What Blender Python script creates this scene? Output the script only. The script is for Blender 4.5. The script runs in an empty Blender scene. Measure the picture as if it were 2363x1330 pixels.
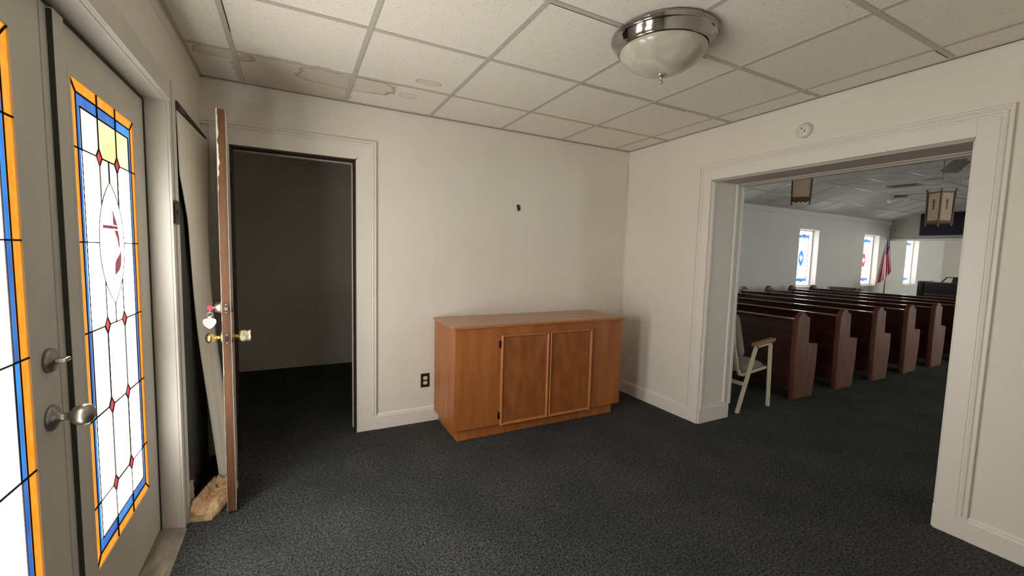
import bpy, bmesh, math, random
from mathutils import Vector, Matrix, noise
random.seed(7)
PI = math.pi
S = bpy.context.scene
COL = S.collection

# ------------------------------------------------------------------ materials
def lin(r, g, b):
    f = lambda c: (c / 255 / 12.92) if c / 255 <= .04045 else ((c / 255 + .055) / 1.055) ** 2.4
    return (f(r), f(g), f(b), 1)

def mat(name, col, rough=.6, metal=0.0, var=0.0, scale=(8, 8, 8), bump=0.0, bscale=60, col2=None, detail=4, contrast=(.35, .65), spec=.5, coat=0.0):
    m = bpy.data.materials.new(name); m.use_nodes = True
    N = m.node_tree.nodes; L = m.node_tree.links
    b = N['Principled BSDF']
    c = tuple(col) if len(col) == 4 else tuple(col) + (1,)
    b.inputs['Base Color'].default_value = c
    b.inputs['Roughness'].default_value = rough
    b.inputs['Metallic'].default_value = metal
    b.inputs['Specular IOR Level'].default_value = spec
    b.inputs['Coat Weight'].default_value = coat
    tc = None
    def coords(sc):
        nonlocal tc
        if tc is None: tc = N.new('ShaderNodeTexCoord')
        mp = N.new('ShaderNodeMapping'); mp.inputs['Scale'].default_value = sc
        L.new(tc.outputs['Object'], mp.inputs['Vector']); return mp.outputs['Vector']
    if var > 0 or col2:
        nz = N.new('ShaderNodeTexNoise'); nz.inputs['Scale'].default_value = 1; nz.inputs['Detail'].default_value = detail
        L.new(coords(scale), nz.inputs['Vector'])
        rp = N.new('ShaderNodeValToRGB')
        rp.color_ramp.elements[0].position, rp.color_ramp.elements[1].position = contrast
        if col2 is None: col2 = tuple(max(0, x * (1 - var)) for x in c[:3])
        rp.color_ramp.elements[0].color = tuple(col2[:3]) + (1,); rp.color_ramp.elements[1].color = c
        L.new(nz.outputs['Fac'], rp.inputs['Fac']); L.new(rp.outputs['Color'], b.inputs['Base Color'])
    if bump > 0:
        n2 = N.new('ShaderNodeTexNoise'); n2.inputs['Scale'].default_value = 1; n2.inputs['Detail'].default_value = 3
        L.new(coords((bscale,) * 3 if not isinstance(bscale, tuple) else bscale), n2.inputs['Vector'])
        bp = N.new('ShaderNodeBump'); bp.inputs['Strength'].default_value = bump; bp.inputs['Distance'].default_value = .01
        L.new(n2.outputs['Fac'], bp.inputs['Height']); L.new(bp.outputs['Normal'], b.inputs['Normal'])
    return m

def glow(name, col, strength, col2=None, scale=(14, 14, 14), contrast=(.35, .65), k=1.0):
    strength *= k
    """backlit stained glass: daylight coming through an opalescent pane, with a glossy surface"""
    m = bpy.data.materials.new(name); m.use_nodes = True
    N = m.node_tree.nodes; L = m.node_tree.links
    b = N['Principled BSDF']
    b.inputs['Base Color'].default_value = tuple(x * .25 for x in col[:3]) + (1,); b.inputs['Roughness'].default_value = .25
    b.inputs['Emission Color'].default_value = tuple(col[:3]) + (1,); b.inputs['Emission Strength'].default_value = strength
    if col2:
        tc = N.new('ShaderNodeTexCoord'); mp = N.new('ShaderNodeMapping'); mp.inputs['Scale'].default_value = scale
        nz = N.new('ShaderNodeTexNoise'); nz.inputs['Scale'].default_value = 1; nz.inputs['Detail'].default_value = 3
        rp = N.new('ShaderNodeValToRGB'); e = rp.color_ramp.elements
        e[0].position, e[1].position = contrast
        e[0].color = tuple(col2[:3]) + (1,); e[1].color = tuple(col[:3]) + (1,)
        L.new(tc.outputs['Object'], mp.inputs['Vector']); L.new(mp.outputs['Vector'], nz.inputs['Vector'])
        L.new(nz.outputs['Fac'], rp.inputs['Fac']); L.new(rp.outputs['Color'], b.inputs['Emission Color'])
    return m

M = {}
M['wall'] = mat('painted_wall', (.80, .765, .695), .55, var=.05, scale=(1.5, 1.5, 1.5), bump=.06, bscale=35)
M['trim'] = mat('painted_trim', (.82, .785, .72), .42, var=.04, scale=(3, 3, 3))
M['soffit'] = mat('shade_toned_soffit', (.56, .51, .45), .6, var=.12, scale=(6, 2, 6))  # darker than the trim: the soffit's shade is put into its colour
M['latchbrown'] = mat('brown_latch_plate', (.10, .055, .033), .45, .3)
M['doorpaint'] = mat('grey_white_door_paint', (.70, .675, .61), .45, var=.10, scale=(4, 4, 2), bump=.04, bscale=40)
M['bulkpaint'] = mat('taupe_bulkhead_paint', (.40, .385, .34), .6, var=.05, scale=(1.2, 1.2, 1.2))
M['chancelwall'] = mat('warm_white_chancel_paint', (.82, .80, .72), .6, var=.04, scale=(1.2, 1.2, 1.2))
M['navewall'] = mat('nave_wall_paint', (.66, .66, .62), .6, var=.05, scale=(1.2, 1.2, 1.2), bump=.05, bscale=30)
M['grid'] = mat('ceiling_grid_metal', (.50, .475, .41), .6)
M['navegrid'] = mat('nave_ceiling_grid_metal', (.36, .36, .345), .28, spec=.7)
M['gap'] = mat('dark_gap', (.01, .01, .009), .9)
M['rubber'] = mat('dark_weatherstrip', (.045, .045, .042), .8)
M['brownwood'] = mat('bare_brown_wood', (.155, .064, .023), .6, var=.45, scale=(40, 40, 3), detail=5)
M['darkjamb'] = mat('dark_stained_jamb', (.045, .02, .016), .5)
M['brass'] = mat('polished_brass', (.72, .50, .22), .28, 1.0)
M['nickel'] = mat('brushed_nickel', (.55, .52, .48), .3, 1.0, bump=.02, bscale=(4, 4, 200))
M['ringmetal'] = mat('polished_nickel_ring', (.40, .375, .35), .10, 1.0)
M['agedsteel'] = mat('aged_nickel', (.36, .34, .30), .36, 1.0)
M['steel'] = mat('steel', (.62, .6, .57), .3, 1.0)
M['red'] = mat('red_plastic', (.72, .03, .05), .4)
M['tag'] = mat('ivory_plastic', (.86, .80, .66), .45)
M['ink'] = mat('grey_ink', (.30, .28, .24), .7)
M['black'] = mat('black_plastic', (.012, .011, .010), .45)
M['brownplate'] = mat('dark_brown_plate', (.018, .011, .009), .4)
M['ivory'] = mat('ivory_outlet', (.75, .71, .6), .4)
M['whiteplastic'] = mat('white_plastic', (.74, .71, .65), .4)
M['threshold'] = mat('dirty_metal_threshold', (.42, .37, .30), .55, .3, var=.4, scale=(30, 6, 30))
M['foam'] = mat('crumbly_tan_foam', (.74, .54, .32), .9, col2=(.44, .25, .12), scale=(22, 22, 22), detail=8, bump=.6, bscale=90)
M['drape'] = mat('grey_drape_cloth', (.80, .76, .68), .85, bump=.15, bscale=200)
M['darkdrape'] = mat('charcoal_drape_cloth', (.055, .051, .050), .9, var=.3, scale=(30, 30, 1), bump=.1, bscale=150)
M['rod'] = mat('weathered_dark_wood', (.09, .06, .055), .7, var=.4, scale=(60, 8, 60), bump=.5, bscale=60)
M['plaster'] = mat('broken_plaster', (.45, .41, .34), .9, bump=.6, bscale=80)

def wood(name, c1, c2, rough, scale, coat=0.0, contrast=(.3, .7), bump=.03):
    return mat(name, c1, rough, col2=c2, scale=scale, detail=7, contrast=contrast, bump=bump, bscale=tuple(s * 1.5 for s in scale), coat=coat)
M['cabinet'] = wood('honey_birch_veneer', (.43, .152, .040), (.30, .092, .022), .38, (14, 14, 1.6))
M['cabdoor'] = wood('figured_birch_door', (.38, .130, .033), (.24, .070, .016), .36, (16, 16, 5))
M['cabtop'] = wood('light_paled_birch_top', (.47, .235, .115), (.36, .165, .075), .26, (2, 20, 20))  # paler than the body: reflected light put into the colour
M['cabtrim'] = wood('oak_door_moulding', (.50, .205, .062), (.36, .13, .035), .38, (40, 40, 4))
M['hinge'] = mat('dark_hinge', (.03, .02, .014), .4, .8)
M['pew'] = wood('dark_cherry_pew', (.075, .021, .013), (.038, .010, .007), .24, (30, 3, 30), coat=.5)
M['pewend'] = wood('cherry_pew_end', (.20, .060, .021), (.085, .024, .010), .55, (20, 20, 3))
M['cream'] = mat('cream_painted_steel', (.72, .66, .48), .4)
M['upholstery'] = mat('taupe_upholstery', (.36, .31, .27), .9, var=.2, scale=(80, 80, 80), bump=.2, bscale=250)
M['armwood'] = wood('light_oak_arm', (.40, .20, .10), (.28, .13, .06), .4, (6, 60, 60))
M['ebony'] = mat('black_wood', (.014, .013, .016), .3, coat=.3)
M['walnut'] = wood('brown_rail_wood', (.12, .05, .035), (.07, .028, .02), .4, (4, 30, 30))
M['cloth_dark'] = mat('dark_blue_cloth', (.014, .014, .022), .9, bump=.1, bscale=60)
M['flagred'] = mat('flag_red', (.52, .03, .055), .7)
M['flagwhite'] = mat('flag_white', (.74, .70, .67), .7)
M['flagblue'] = mat('flag_blue', (.02, .025, .085), .7)
M['gold'] = mat('gold_paint', (.6, .45, .2), .4, .8)
M['fan'] = mat('grey_brown_fan_blade', (.17, .16, .14), .5)
M['lantern_wood'] = wood('brown_lantern_wood', (.22, .105, .055), (.11, .05, .028), .5, (30, 30, 3))
M['brownseat'] = mat('dark_brown_upholstery', (.05, .025, .02), .7)

# lantern panels: opal plastic, light passes through
def translucent(name, col):
    m = bpy.data.materials.new(name); m.use_nodes = True
    b = m.node_tree.nodes['Principled BSDF']
    b.inputs['Base Color'].default_value = col; b.inputs['Roughness'].default_value = .5
    b.inputs['Subsurface Weight'].default_value = .0
    t = m.node_tree.nodes.new('ShaderNodeBsdfTranslucent'); t.inputs['Color'].default_value = col
    mx = m.node_tree.nodes.new('ShaderNodeMixShader'); mx.inputs[0].default_value = .45
    L = m.node_tree.links
    L.new(b.outputs[0], mx.inputs[1]); L.new(t.outputs[0], mx.inputs[2]); L.new(mx.outputs[0], m.node_tree.nodes['Material Output'].inputs[0])
    return m
M['opal'] = translucent('cream_opal_panel', (.90, .82, .62, 1))

# alabaster glass bowl with swirled veins
def alabaster():
    m = mat('alabaster_glass', (.80, .78, .70), .18)
    N = m.node_tree.nodes; L = m.node_tree.links; b = N['Principled BSDF']
    tc = N.new('ShaderNodeTexCoord'); mp = N.new('ShaderNodeMapping'); mp.inputs['Scale'].default_value = (5, 5, 9); mp.inputs['Rotation'].default_value = (.5, .3, .4)
    nz = N.new('ShaderNodeTexNoise'); nz.inputs['Scale'].default_value = 1.1; nz.inputs['Detail'].default_value = 4; nz.inputs['Distortion'].default_value = 2.5
    rp = N.new('ShaderNodeValToRGB'); e = rp.color_ramp.elements
    e[0].position = .38; e[0].color = (.46, .44, .36, 1); e[1].position = .72; e[1].color = (.60, .58, .49, 1)
    L.new(tc.outputs['Object'], mp.inputs['Vector']); L.new(mp.outputs['Vector'], nz.inputs['Vector'])
    L.new(nz.outputs['Fac'], rp.inputs['Fac']); L.new(rp.outputs['Color'], b.inputs['Base Color'])
    b.inputs['Subsurface Weight'].default_value = .15; b.inputs['Subsurface Radius'].default_value = (.02, .02, .015)
    return m
M['alabaster'] = alabaster()

def carpet():
    m = bpy.data.materials.new('charcoal_loop_carpet'); m.use_nodes = True
    N = m.node_tree.nodes; L = m.node_tree.links; b = N['Principled BSDF']
    b.inputs['Roughness'].default_value = .95; b.inputs['Specular IOR Level'].default_value = .12
    tc = N.new('ShaderNodeTexCoord')
    v = N.new('ShaderNodeTexVoronoi'); v.inputs['Scale'].default_value = 150
    n1 = N.new('ShaderNodeTexNoise'); n1.inputs['Scale'].default_value = 95; n1.inputs['Detail'].default_value = 3
    n2 = N.new('ShaderNodeTexNoise'); n2.inputs['Scale'].default_value = 2.2; n2.inputs['Detail'].default_value = 4
    for n in (v, n1, n2): L.new(tc.outputs['Object'], n.inputs['Vector'])
    r = N.new('ShaderNodeValToRGB'); e = r.color_ramp.elements
    e[0].position = .30; e[0].color = (.012, .0145, .016, 1); e[1].position = .72; e[1].color = (.155, .162, .160, 1)
    L.new(n1.outputs['Fac'], r.inputs['Fac'])
    hv = N.new('ShaderNodeMix'); hv.data_type = 'RGBA'; hv.blend_type = 'MULTIPLY'; hv.inputs[0].default_value = .55
    L.new(r.outputs['Color'], hv.inputs[6]); L.new(v.outputs['Color'], hv.inputs[7])
    sep = N.new('ShaderNodeRGBToBW'); L.new(v.outputs['Color'], sep.inputs[0]); L.new(sep.outputs[0], hv.inputs[7])
    r2 = N.new('ShaderNodeValToRGB'); r2.color_ramp.elements[0].position = .35; r2.color_ramp.elements[1].position = .65
    r2.color_ramp.elements[0].color = (.80, .82, .80, 1); r2.color_ramp.elements[1].color = (1.12, 1.10, 1.12, 1)
    L.new(n2.outputs['Fac'], r2.inputs['Fac'])
    m2 = N.new('ShaderNodeMix'); m2.data_type = 'RGBA'; m2.blend_type = 'MULTIPLY'; m2.inputs[0].default_value = 1
    L.new(hv.outputs[2], m2.inputs[6]); L.new(r2.outputs['Color'], m2.inputs[7]); L.new(m2.outputs[2], b.inputs['Base Color'])
    bp = N.new('ShaderNodeBump'); bp.inputs['Strength'].default_value = .7; bp.inputs['Distance'].default_value = .006
    L.new(v.outputs['Distance'], bp.inputs['Height']); L.new(bp.outputs['Normal'], b.inputs['Normal'])
    return m
M['carpet'] = carpet()

def ceiling_tile(name, base, stains):
    """mineral-fibre tile: small dark fissures, pinholes; water stains (wear) with their own outline"""
    m = bpy.data.materials.new(name); m.use_nodes = True
    N = m.node_tree.nodes; L = m.node_tree.links; b = N['Principled BSDF']
    b.inputs['Roughness'].default_value = .9; b.inputs['Specular IOR Level'].default_value = .2
    tc = N.new('ShaderNodeTexCoord')
    def mixc(fac, a, bcol, mode='MIX'):
        x = N.new('ShaderNodeMix'); x.data_type = 'RGBA'; x.blend_type = mode
        if hasattr(fac, 'type'): L.new(fac, x.inputs[0])
        else: x.inputs[0].default_value = fac
        for s, i in ((a, 6), (bcol, 7)):
            if hasattr(s, 'type'): L.new(s, x.inputs[i])
            else: x.inputs[i].default_value = s
        return x.outputs[2]
    def ramp(src, p0, p1, c0=(0, 0, 0, 1), c1=(1, 1, 1, 1)):
        r = N.new('ShaderNodeValToRGB'); r.color_ramp.elements[0].position = p0; r.color_ramp.elements[1].position = p1
        r.color_ramp.elements[0].color = c0; r.color_ramp.elements[1].color = c1; L.new(src, r.inputs['Fac']); return r.outputs['Color']
    mp = N.new('ShaderNodeMapping'); mp.inputs['Scale'].default_value = (95, 60, 1); mp.inputs['Rotation'].default_value = (0, 0, .35)
    L.new(tc.outputs['Object'], mp.inputs['Vector'])
    v = N.new('ShaderNodeTexVoronoi'); v.inputs['Scale'].default_value = 1; L.new(mp.outputs[0], v.inputs['Vector'])
    big = N.new('ShaderNodeTexNoise'); big.inputs['Scale'].default_value = 26; L.new(tc.outputs['Object'], big.inputs['Vector'])
    fine = N.new('ShaderNodeTexNoise'); fine.inputs['Scale'].default_value = 160; fine.inputs['Detail'].default_value = 2; L.new(tc.outputs['Object'], fine.inputs['Vector'])
    hole = ramp(v.outputs['Distance'], .08, .22, (1, 1, 1, 1), (0, 0, 0, 1))
    gate = ramp(big.outputs['Fac'], .47, .56)
    mul = N.new('ShaderNodeMath'); mul.operation = 'MULTIPLY'; L.new(hole, mul.inputs[0]); L.new(gate, mul.inputs[1])
    c = mixc(ramp(fine.outputs['Fac'], .35, .7), tuple(x * .90 for x in base[:3]) + (1,), tuple(base[:3]) + (1,))
    c = mixc(mul.outputs[0], c, (.20, .18, .145, 1))
    sx = N.new('ShaderNodeSeparateXYZ'); L.new(tc.outputs['Object'], sx.inputs[0])
    wob = N.new('ShaderNodeTexNoise'); wob.inputs['Scale'].default_value = 14; wob.inputs['Detail'].default_value = 5; L.new(tc.outputs['Object'], wob.inputs['Vector'])
    def mth(op, a, bb, cc=None):
        n = N.new('ShaderNodeMath'); n.operation = op
        for i, s in enumerate((a, bb, cc)):
            if s is None: continue
            if hasattr(s, 'type'): L.new(s, n.inputs[i])
            else: n.inputs[i].default_value = s
        return n.outputs[0]
    for (cx, cy, rx, ry, ringcol, fillcol, fill, wobble) in stains:
        dx = mth('DIVIDE', mth('SUBTRACT', sx.outputs[0], cx), rx); dy = mth('DIVIDE', mth('SUBTRACT', sx.outputs[1], cy), ry)
        d = mth('POWER', mth('ADD', mth('POWER', mth('ABSOLUTE', dx, 0), 3.0), mth('POWER', mth('ABSOLUTE', dy, 0), 3.0)), .333)
        d = mth('ADD', d, mth('MULTIPLY', mth('SUBTRACT', wob.outputs['Fac'], .5), wobble))
        ins = mth('MULTIPLY', mth('LESS_THAN', d, 1.0), fill)
        c = mixc(ins, c, fillcol)
        ring = mth('MULTIPLY', mth('LESS_THAN', mth('ABSOLUTE', mth('SUBTRACT', d, .97), 0), .045), .55)
        c = mixc(ring, c, ringcol)
    L.new(c, b.inputs['Base Color'])
    bp = N.new('ShaderNodeBump'); bp.inputs['Strength'].default_value = .35; bp.inputs['Distance'].default_value = .004
    L.new(fine.outputs['Fac'], bp.inputs['Height']); L.new(bp.outputs['Normal'], b.inputs['Normal'])
    return m
PINK = (.42, .32, .26, 1); RING = (.30, .20, .11, 1)
M['tile'] = ceiling_tile('fissured_ceiling_tile', (.87, .83, .74), [
    (-2.95, -.22, .33, .30, (.55, .46, .38, 1), PINK, .38, .35),
    (-2.66, -.36, .29, .12, RING, (.56, .46, .36, 1), .35, .45),
    (-3.30, -.42, .14, .06, RING, (.5, .42, .34, 1), .4, .9),
    (-2.22, -.62, .075, .040, RING, (.62, .56, .46, 1), .5, .6),
    (-2.28, -.33, .055, .050, RING, (.64, .58, .48, 1), .35, .5)])
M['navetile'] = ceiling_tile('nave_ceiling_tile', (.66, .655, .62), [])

# stained glass (backlit by daylight)
DAY = 15.0
M['g_white'] = glow('opal_white_glass', (1, .97, .90), DAY)
M['g_yellow'] = glow('pale_yellow_glass', (1.0, .90, .36), 1.0, (1.0, .97, .66), (5, 5, 5), k=.85)
M['g_cream'] = glow('cream_glass', (1, .99, .90), 1.08, (1, .95, .70), (4, 4, 4), (.30, .55), k=.9)
M['g_orange'] = glow('amber_glass', (1.0, .40, .035), 1.0, (.95, .30, .015), (60, 60, 25), k=.82)
M['g_blue'] = glow('cobalt_glass', (.055, .22, .66), 1.0, (.03, .13, .50), (16, 16, 7), k=.82)
M['g_sky'] = glow('sky_blue_glass', (.05, .36, .95), 1.0, (.04, .22, .72), (18, 18, 8), k=.82)
M['g_red'] = glow('ruby_glass', (.72, .055, .075), 1.0, (.58, .04, .06), (40, 40, 40), k=.8)
M['g_maroon'] = glow('maroon_glass', (.20, .010, .035), 1.0, (.30, .02, .06), (20, 20, 20), k=.8)
M['lead'] = mat('lead_came', (.030, .022, .018), .85, spec=.1)
M['goldedge'] = mat('amber_bead', (.38, .20, .08), .4)

# ------------------------------------------------------------------ geometry helpers
def bm_new(): return bmesh.new()
def box(bm, x0, x1, y0, y1, z0, z1, mi=0):
    vs = [bm.verts.new((x, y, z)) for z in (z0, z1) for y in (y0, y1) for x in (x0, x1)]
    F = [(0, 2, 3, 1), (4, 5, 7, 6), (0, 1, 5, 4), (2, 6, 7, 3), (0, 4, 6, 2), (1, 3, 7, 5)]
    for f in F:
        fc = bm.faces.new([vs[i] for i in f]); fc.material_index = mi
    return vs
def poly(bm, pts, mi=0):
    f = bm.faces.new([bm.verts.new(p) for p in pts]); f.material_index = mi; return f
def prism(bm, pts2, axis, a0, a1, mi=0):
    """extrude a 2-D outline along an axis. axis 'y': pts are (x,z); 'x': (y,z); 'z': (x,y)"""
    mk = {'y': lambda p, a: (p[0], a, p[1]), 'x': lambda p, a: (a, p[0], p[1]), 'z': lambda p, a: (p[0], p[1], a)}[axis]
    A = [bm.verts.new(mk(p, a0)) for p in pts2]; B = [bm.verts.new(mk(p, a1)) for p in pts2]
    n = len(pts2)
    fs = [bm.faces.new(A), bm.faces.new(B[::-1])]
    for i in range(n): fs.append(bm.faces.new([A[i], B[i], B[(i + 1) % n], A[(i + 1) % n]]))
    for f in fs: f.material_index = mi
def lathe(bm, prof, seg=40, mi=0, axis='z', c=(0, 0, 0)):
    rings = []
    for r, h in prof:
        ring = []
        for i in range(seg):
            a = 2 * PI * i / seg
            u, v = r * math.cos(a), r * math.sin(a)
            p = {'z': (u, v, h), 'x': (h, u, v), 'y': (u, h, v)}[axis]
            ring.append(bm.verts.new((p[0] + c[0], p[1] + c[1], p[2] + c[2])))
        rings.append(ring)
    for a, b in zip(rings, rings[1:]):
        for i in range(seg):
            f = bm.faces.new([a[i], a[(i + 1) % seg], b[(i + 1) % seg], b[i]]); f.material_index = mi; f.smooth = True
    for ring in (rings[0], rings[-1]):
        try:
            f = bm.faces.new(ring); f.material_index = mi
        except ValueError: pass
def tube(bm, pts, r, seg=10, mi=0, flat=None):
    pts = [Vector(p) for p in pts]; rings = []
    for i, p in enumerate(pts):
        d = (pts[min(i + 1, len(pts) - 1)] - pts[max(i - 1, 0)]).normalized()
        up = Vector((0, 0, 1)) if abs(d.z) < .95 else Vector((0, 1, 0))
        a = d.cross(up).normalized(); b = a.cross(d)
        rr = r[i] if isinstance(r, (list, tuple)) else r
        fa, fb = flat or (1, 1)
        rings.append([bm.verts.new(p + a * rr * fa * math.cos(2 * PI * k / seg) + b * rr * fb * math.sin(2 * PI * k / seg)) for k in range(seg)])
    for A, B in zip(rings, rings[1:]):
        for k in range(seg):
            f = bm.faces.new([A[k], A[(k + 1) % seg], B[(k + 1) % seg], B[k]]); f.smooth = True; f.material_index = mi
    for R_ in (rings[0], rings[-1]):
        f = bm.faces.new(R_); f.material_index = mi
def sheet(bm, fn, nu, nv, mi=0, matfn=None):
    g = [[bm.verts.new(fn(i / nu, j / nv)) for j in range(nv + 1)] for i in range(nu + 1)]
    for i in range(nu):
        for j in range(nv):
            f = bm.faces.new([g[i][j], g[i + 1][j], g[i + 1][j + 1], g[i][j + 1]]); f.smooth = True
            f.material_index = matfn((i + .5) / nu, (j + .5) / nv) if matfn else mi
def arc(cx, cy, r, a0, a1, n): return [(cx + r * math.cos(a0 + (a1 - a0) * i / n), cy + r * math.sin(a0 + (a1 - a0) * i / n)) for i in range(n + 1)]

def obj(name, bm, mats, parent=None, bevel=0.0, seg=2, solid=0.0, subsurf=0):
    bmesh.ops.recalc_face_normals(bm, faces=bm.faces)
    me = bpy.data.meshes.new(name); bm.to_mesh(me); bm.free()
    for m in (mats if isinstance(mats, (list, tuple)) else [mats]): me.materials.append(M[m] if isinstance(m, str) else m)
    o = bpy.data.objects.new(name, me); COL.objects.link(o)
    if parent is not None: o.parent = parent
    if solid:
        md = o.modifiers.new('thickness', 'SOLIDIFY'); md.thickness = solid; md.offset = 0
    if bevel:
        md = o.modifiers.new('soft_edges', 'BEVEL'); md.width = bevel; md.segments = seg; md.limit_method = 'ANGLE'; md.angle_limit = .7
        for p in me.polygons: p.use_smooth = True
        wn = o.modifiers.new('normals', 'WEIGHTED_NORMAL')
    if subsurf:
        md = o.modifiers.new('smooth', 'SUBSURF'); md.levels = md.render_levels = subsurf
    return o
def tag(o, label, cat, group=None):
    o['label'] = label; o['category'] = cat
    if group: o['group'] = group
    return o
def struct(name, bm, mats, parent=None, label=None, **k):
    o = obj(name, bm, mats, parent, **k)
    o['kind'] = 'structure'
    if label: o['label'] = label
    return o
def empty(name, loc=(0, 0, 0), rz=0.0):
    o = bpy.data.objects.new(name, None); COL.objects.link(o); o.location = loc; o.rotation_euler = (0, 0, rz); o.empty_display_size = .1
    return o
def dup(root, loc, label, rz=None):
    r = root.copy(); COL.objects.link(r); r.location = loc; r['label'] = label
    if rz is not None: r.rotation_euler = (0, 0, rz)
    for ch in list(root.children):
        c = ch.copy(); COL.objects.link(c); c.parent = r
        for g in list(ch.children):
            d = g.copy(); COL.objects.link(d); d.parent = c
    return r

# ------------------------------------------------------------------ dimensions (metres); x = toward nave, y = toward sound room, z up
H = 2.42            # foyer ceiling
XL = -3.48          # left (street) wall face
YF = -3.55          # wall behind the camera
T = .38             # thickness of wall between foyer and nave
GX, GY, GS = -.2049, -.4959, .6096
# sound-room doorway in back wall
DX0, DX1, DH = -3.339, -2.5704, 2.031
# nave opening in right wall
OY0, OY1, OH = -2.4374, -.967, 2.007
# street doors in left wall
EY0, EY1, EH = -2.545, -.83, 2.02
LX = -3.558         # inner face of street door leaves
# nave
NY0, NY1 = -5.65, 2.25
NXB, NXE = 11.5, 15.2

# ------------------------------------------------------------------ floor
bm = bm_new(); box(bm, -4.6, NXE + .2, NY0 - .2, NY1 + .3, -.06, 0); struct('floor', bm, 'carpet', label='dark charcoal loop carpet running through foyer and nave')

# ------------------------------------------------------------------ foyer walls
bm = bm_new()   # back wall with doorway
box(bm, XL - .15, DX0, 0, .12, 0, H); box(bm, DX1, 0, 0, .12, 0, H); box(bm, DX0, DX1, 0, .12, DH, H)
struct('wall_back', bm, 'wall', label='white painted back wall with the sound room doorway')
bm = bm_new()   # right wall = thick wall shared with the nave
box(bm, 0, T, NY0 - .1, OY0, 0, 3.0); box(bm, 0, T, OY1, .55, 0, 3.0); box(bm, 0, T, .55, 1.75, 0, 1.0); box(bm, 0, T, .55, 1.75, 2.05, 3.0); box(bm, 0, T, 1.75, NY1 + .1, 0, 3.0); box(bm, 0, T, OY0, OY1, OH, 3.0)  # unseen opening added to let nave light into the sound room
struct('wall_right', bm, 'wall', label='white painted right wall with the wide opening to the nave')
bm = bm_new()   # left wall with street door opening
box(bm, XL - .15, XL, YF - .1, EY0 - .02, 0, H); box(bm, XL - .15, XL, EY1 + .02, 0, 0, H); box(bm, XL - .15, XL, EY0 - .02, EY1 + .02, EH + .02, H)
struct('wall_left', bm, 'wall', label='white painted street wall around the stained glass doors')
bm = bm_new(); box(bm, XL - .15, 0, YF - .1, YF, 0, H); struct('wall_front', bm, 'wall', label='white wall behind the camera')

# frieze boards along ceiling, corner bead
bm = bm_new(); box(bm, XL, -.010, -.003, 0, 2.306, H)
struct('trim_1', bm, 'wall')
bm = bm_new(); box(bm, -.003, 0, YF, 0, 2.352, H); box(bm, -.0025, 0, YF, 0, 2.306, 2.318)
struct('trim_2', bm, 'wall')
bm = bm_new(); tube(bm, [(-.005, -.005, .12), (-.005, -.005, 2.30)], .0055, 8); struct('trim_3', bm, 'trim')
bm = bm_new(); box(bm, XL, XL + .003, YF, 0, 2.352, H); struct('trim_4', bm, 'wall')

# baseboards with bead
def base_y(bm, x0, x1):   # along back wall
    box(bm, x0, x1, -.014, 0, 0, .098); prism(bm, [(-.014, .098), (-.011, .104), (-.011, .112), (-.004, .122), (0, .122), (0, .098)], 'x', x0, x1)
bm = bm_new(); base_y(bm, -2.4335, 0); struct('baseboard_back', bm, 'trim')
def base_x(bm, y0, y1):
    box(bm, -.014, 0, y0, y1, 0, .098); prism(bm, [(-.014, .098), (-.011, .104), (-.011, .112), (-.004, .122), (0, .122), (0, .098)], 'y', y0, y1)
bm = bm_new(); base_x(bm, -.8585, -.014); struct('baseboard_right', bm, 'trim')
bm = bm_new(); base_x(bm, YF, -2.5588); struct('baseboard_front', bm, 'trim')

# casing of the sound room doorway (flat board with raised outer bead)
bm = bm_new()
for x0, x1 in ((DX1, -2.4335),):
    box(bm, x0 + .004, x1, -.012, 0, 0, 2.164)
    box(bm, x1 - .012, x1, -.022, -.012, .12, 2.164); tube(bm, [(x1 - .024, -.012, .12), (x1 - .024, -.012, 2.14)], .008, 8)
    box(bm, x1 - .040, x1 - .036, -.015, -.012, .1, 2.126)
box(bm, DX0 - .10, DX1 + .004, -.012, 0, DH, 2.164)
box(bm, XL, -2.4455, -.022, -.012, 2.152, 2.1639); tube(bm, [(XL, -.012, 2.140), (-2.4575, -.012, 2.140)], .008, 8); box(bm, XL, -2.473, -.015, -.012, 2.124, 2.128)
box(bm, DX0 - .10, DX0 - .004, -.012, 0, 0, DH)
struct('trim_5', bm, 'trim', bevel=.0015)
bm = bm_new()   # dark unpainted jamb with a pale edge bead
box(bm, DX1 - .014, DX1 + .004, -.010, .13, 0, DH + .004); box(bm, DX0 - .004, DX0 + .012, -.002, .13, 0, DH + .004); box(bm, DX0, DX1, -.010, .13, DH - .014, DH + .004)
struct('trim_6', bm, 'darkjamb')
bm = bm_new()
box(bm, DX1 - .019, DX1 - .014, .10, .14, 0, DH - .014); box(bm, DX0 + .012, DX1 - .014, .10, .14, DH - .019, DH - .014)
box(bm, DX1 - .004, DX1 + .004, -.013, -.010, 0, DH + .004); box(bm, DX0, DX1 + .004, -.013, -.010, DH - .004, DH + .004)
struct('trim_7', bm, 'trim')
# strike plate on jamb
bm = bm_new(); box(bm, DX1 - .016, DX1 - .0135, .012, .040, .885, .955)
tag(obj('strike_plate', bm, 'hinge'), 'dark metal strike plate on the doorway jamb right of the open door', 'strike plate')

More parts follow.
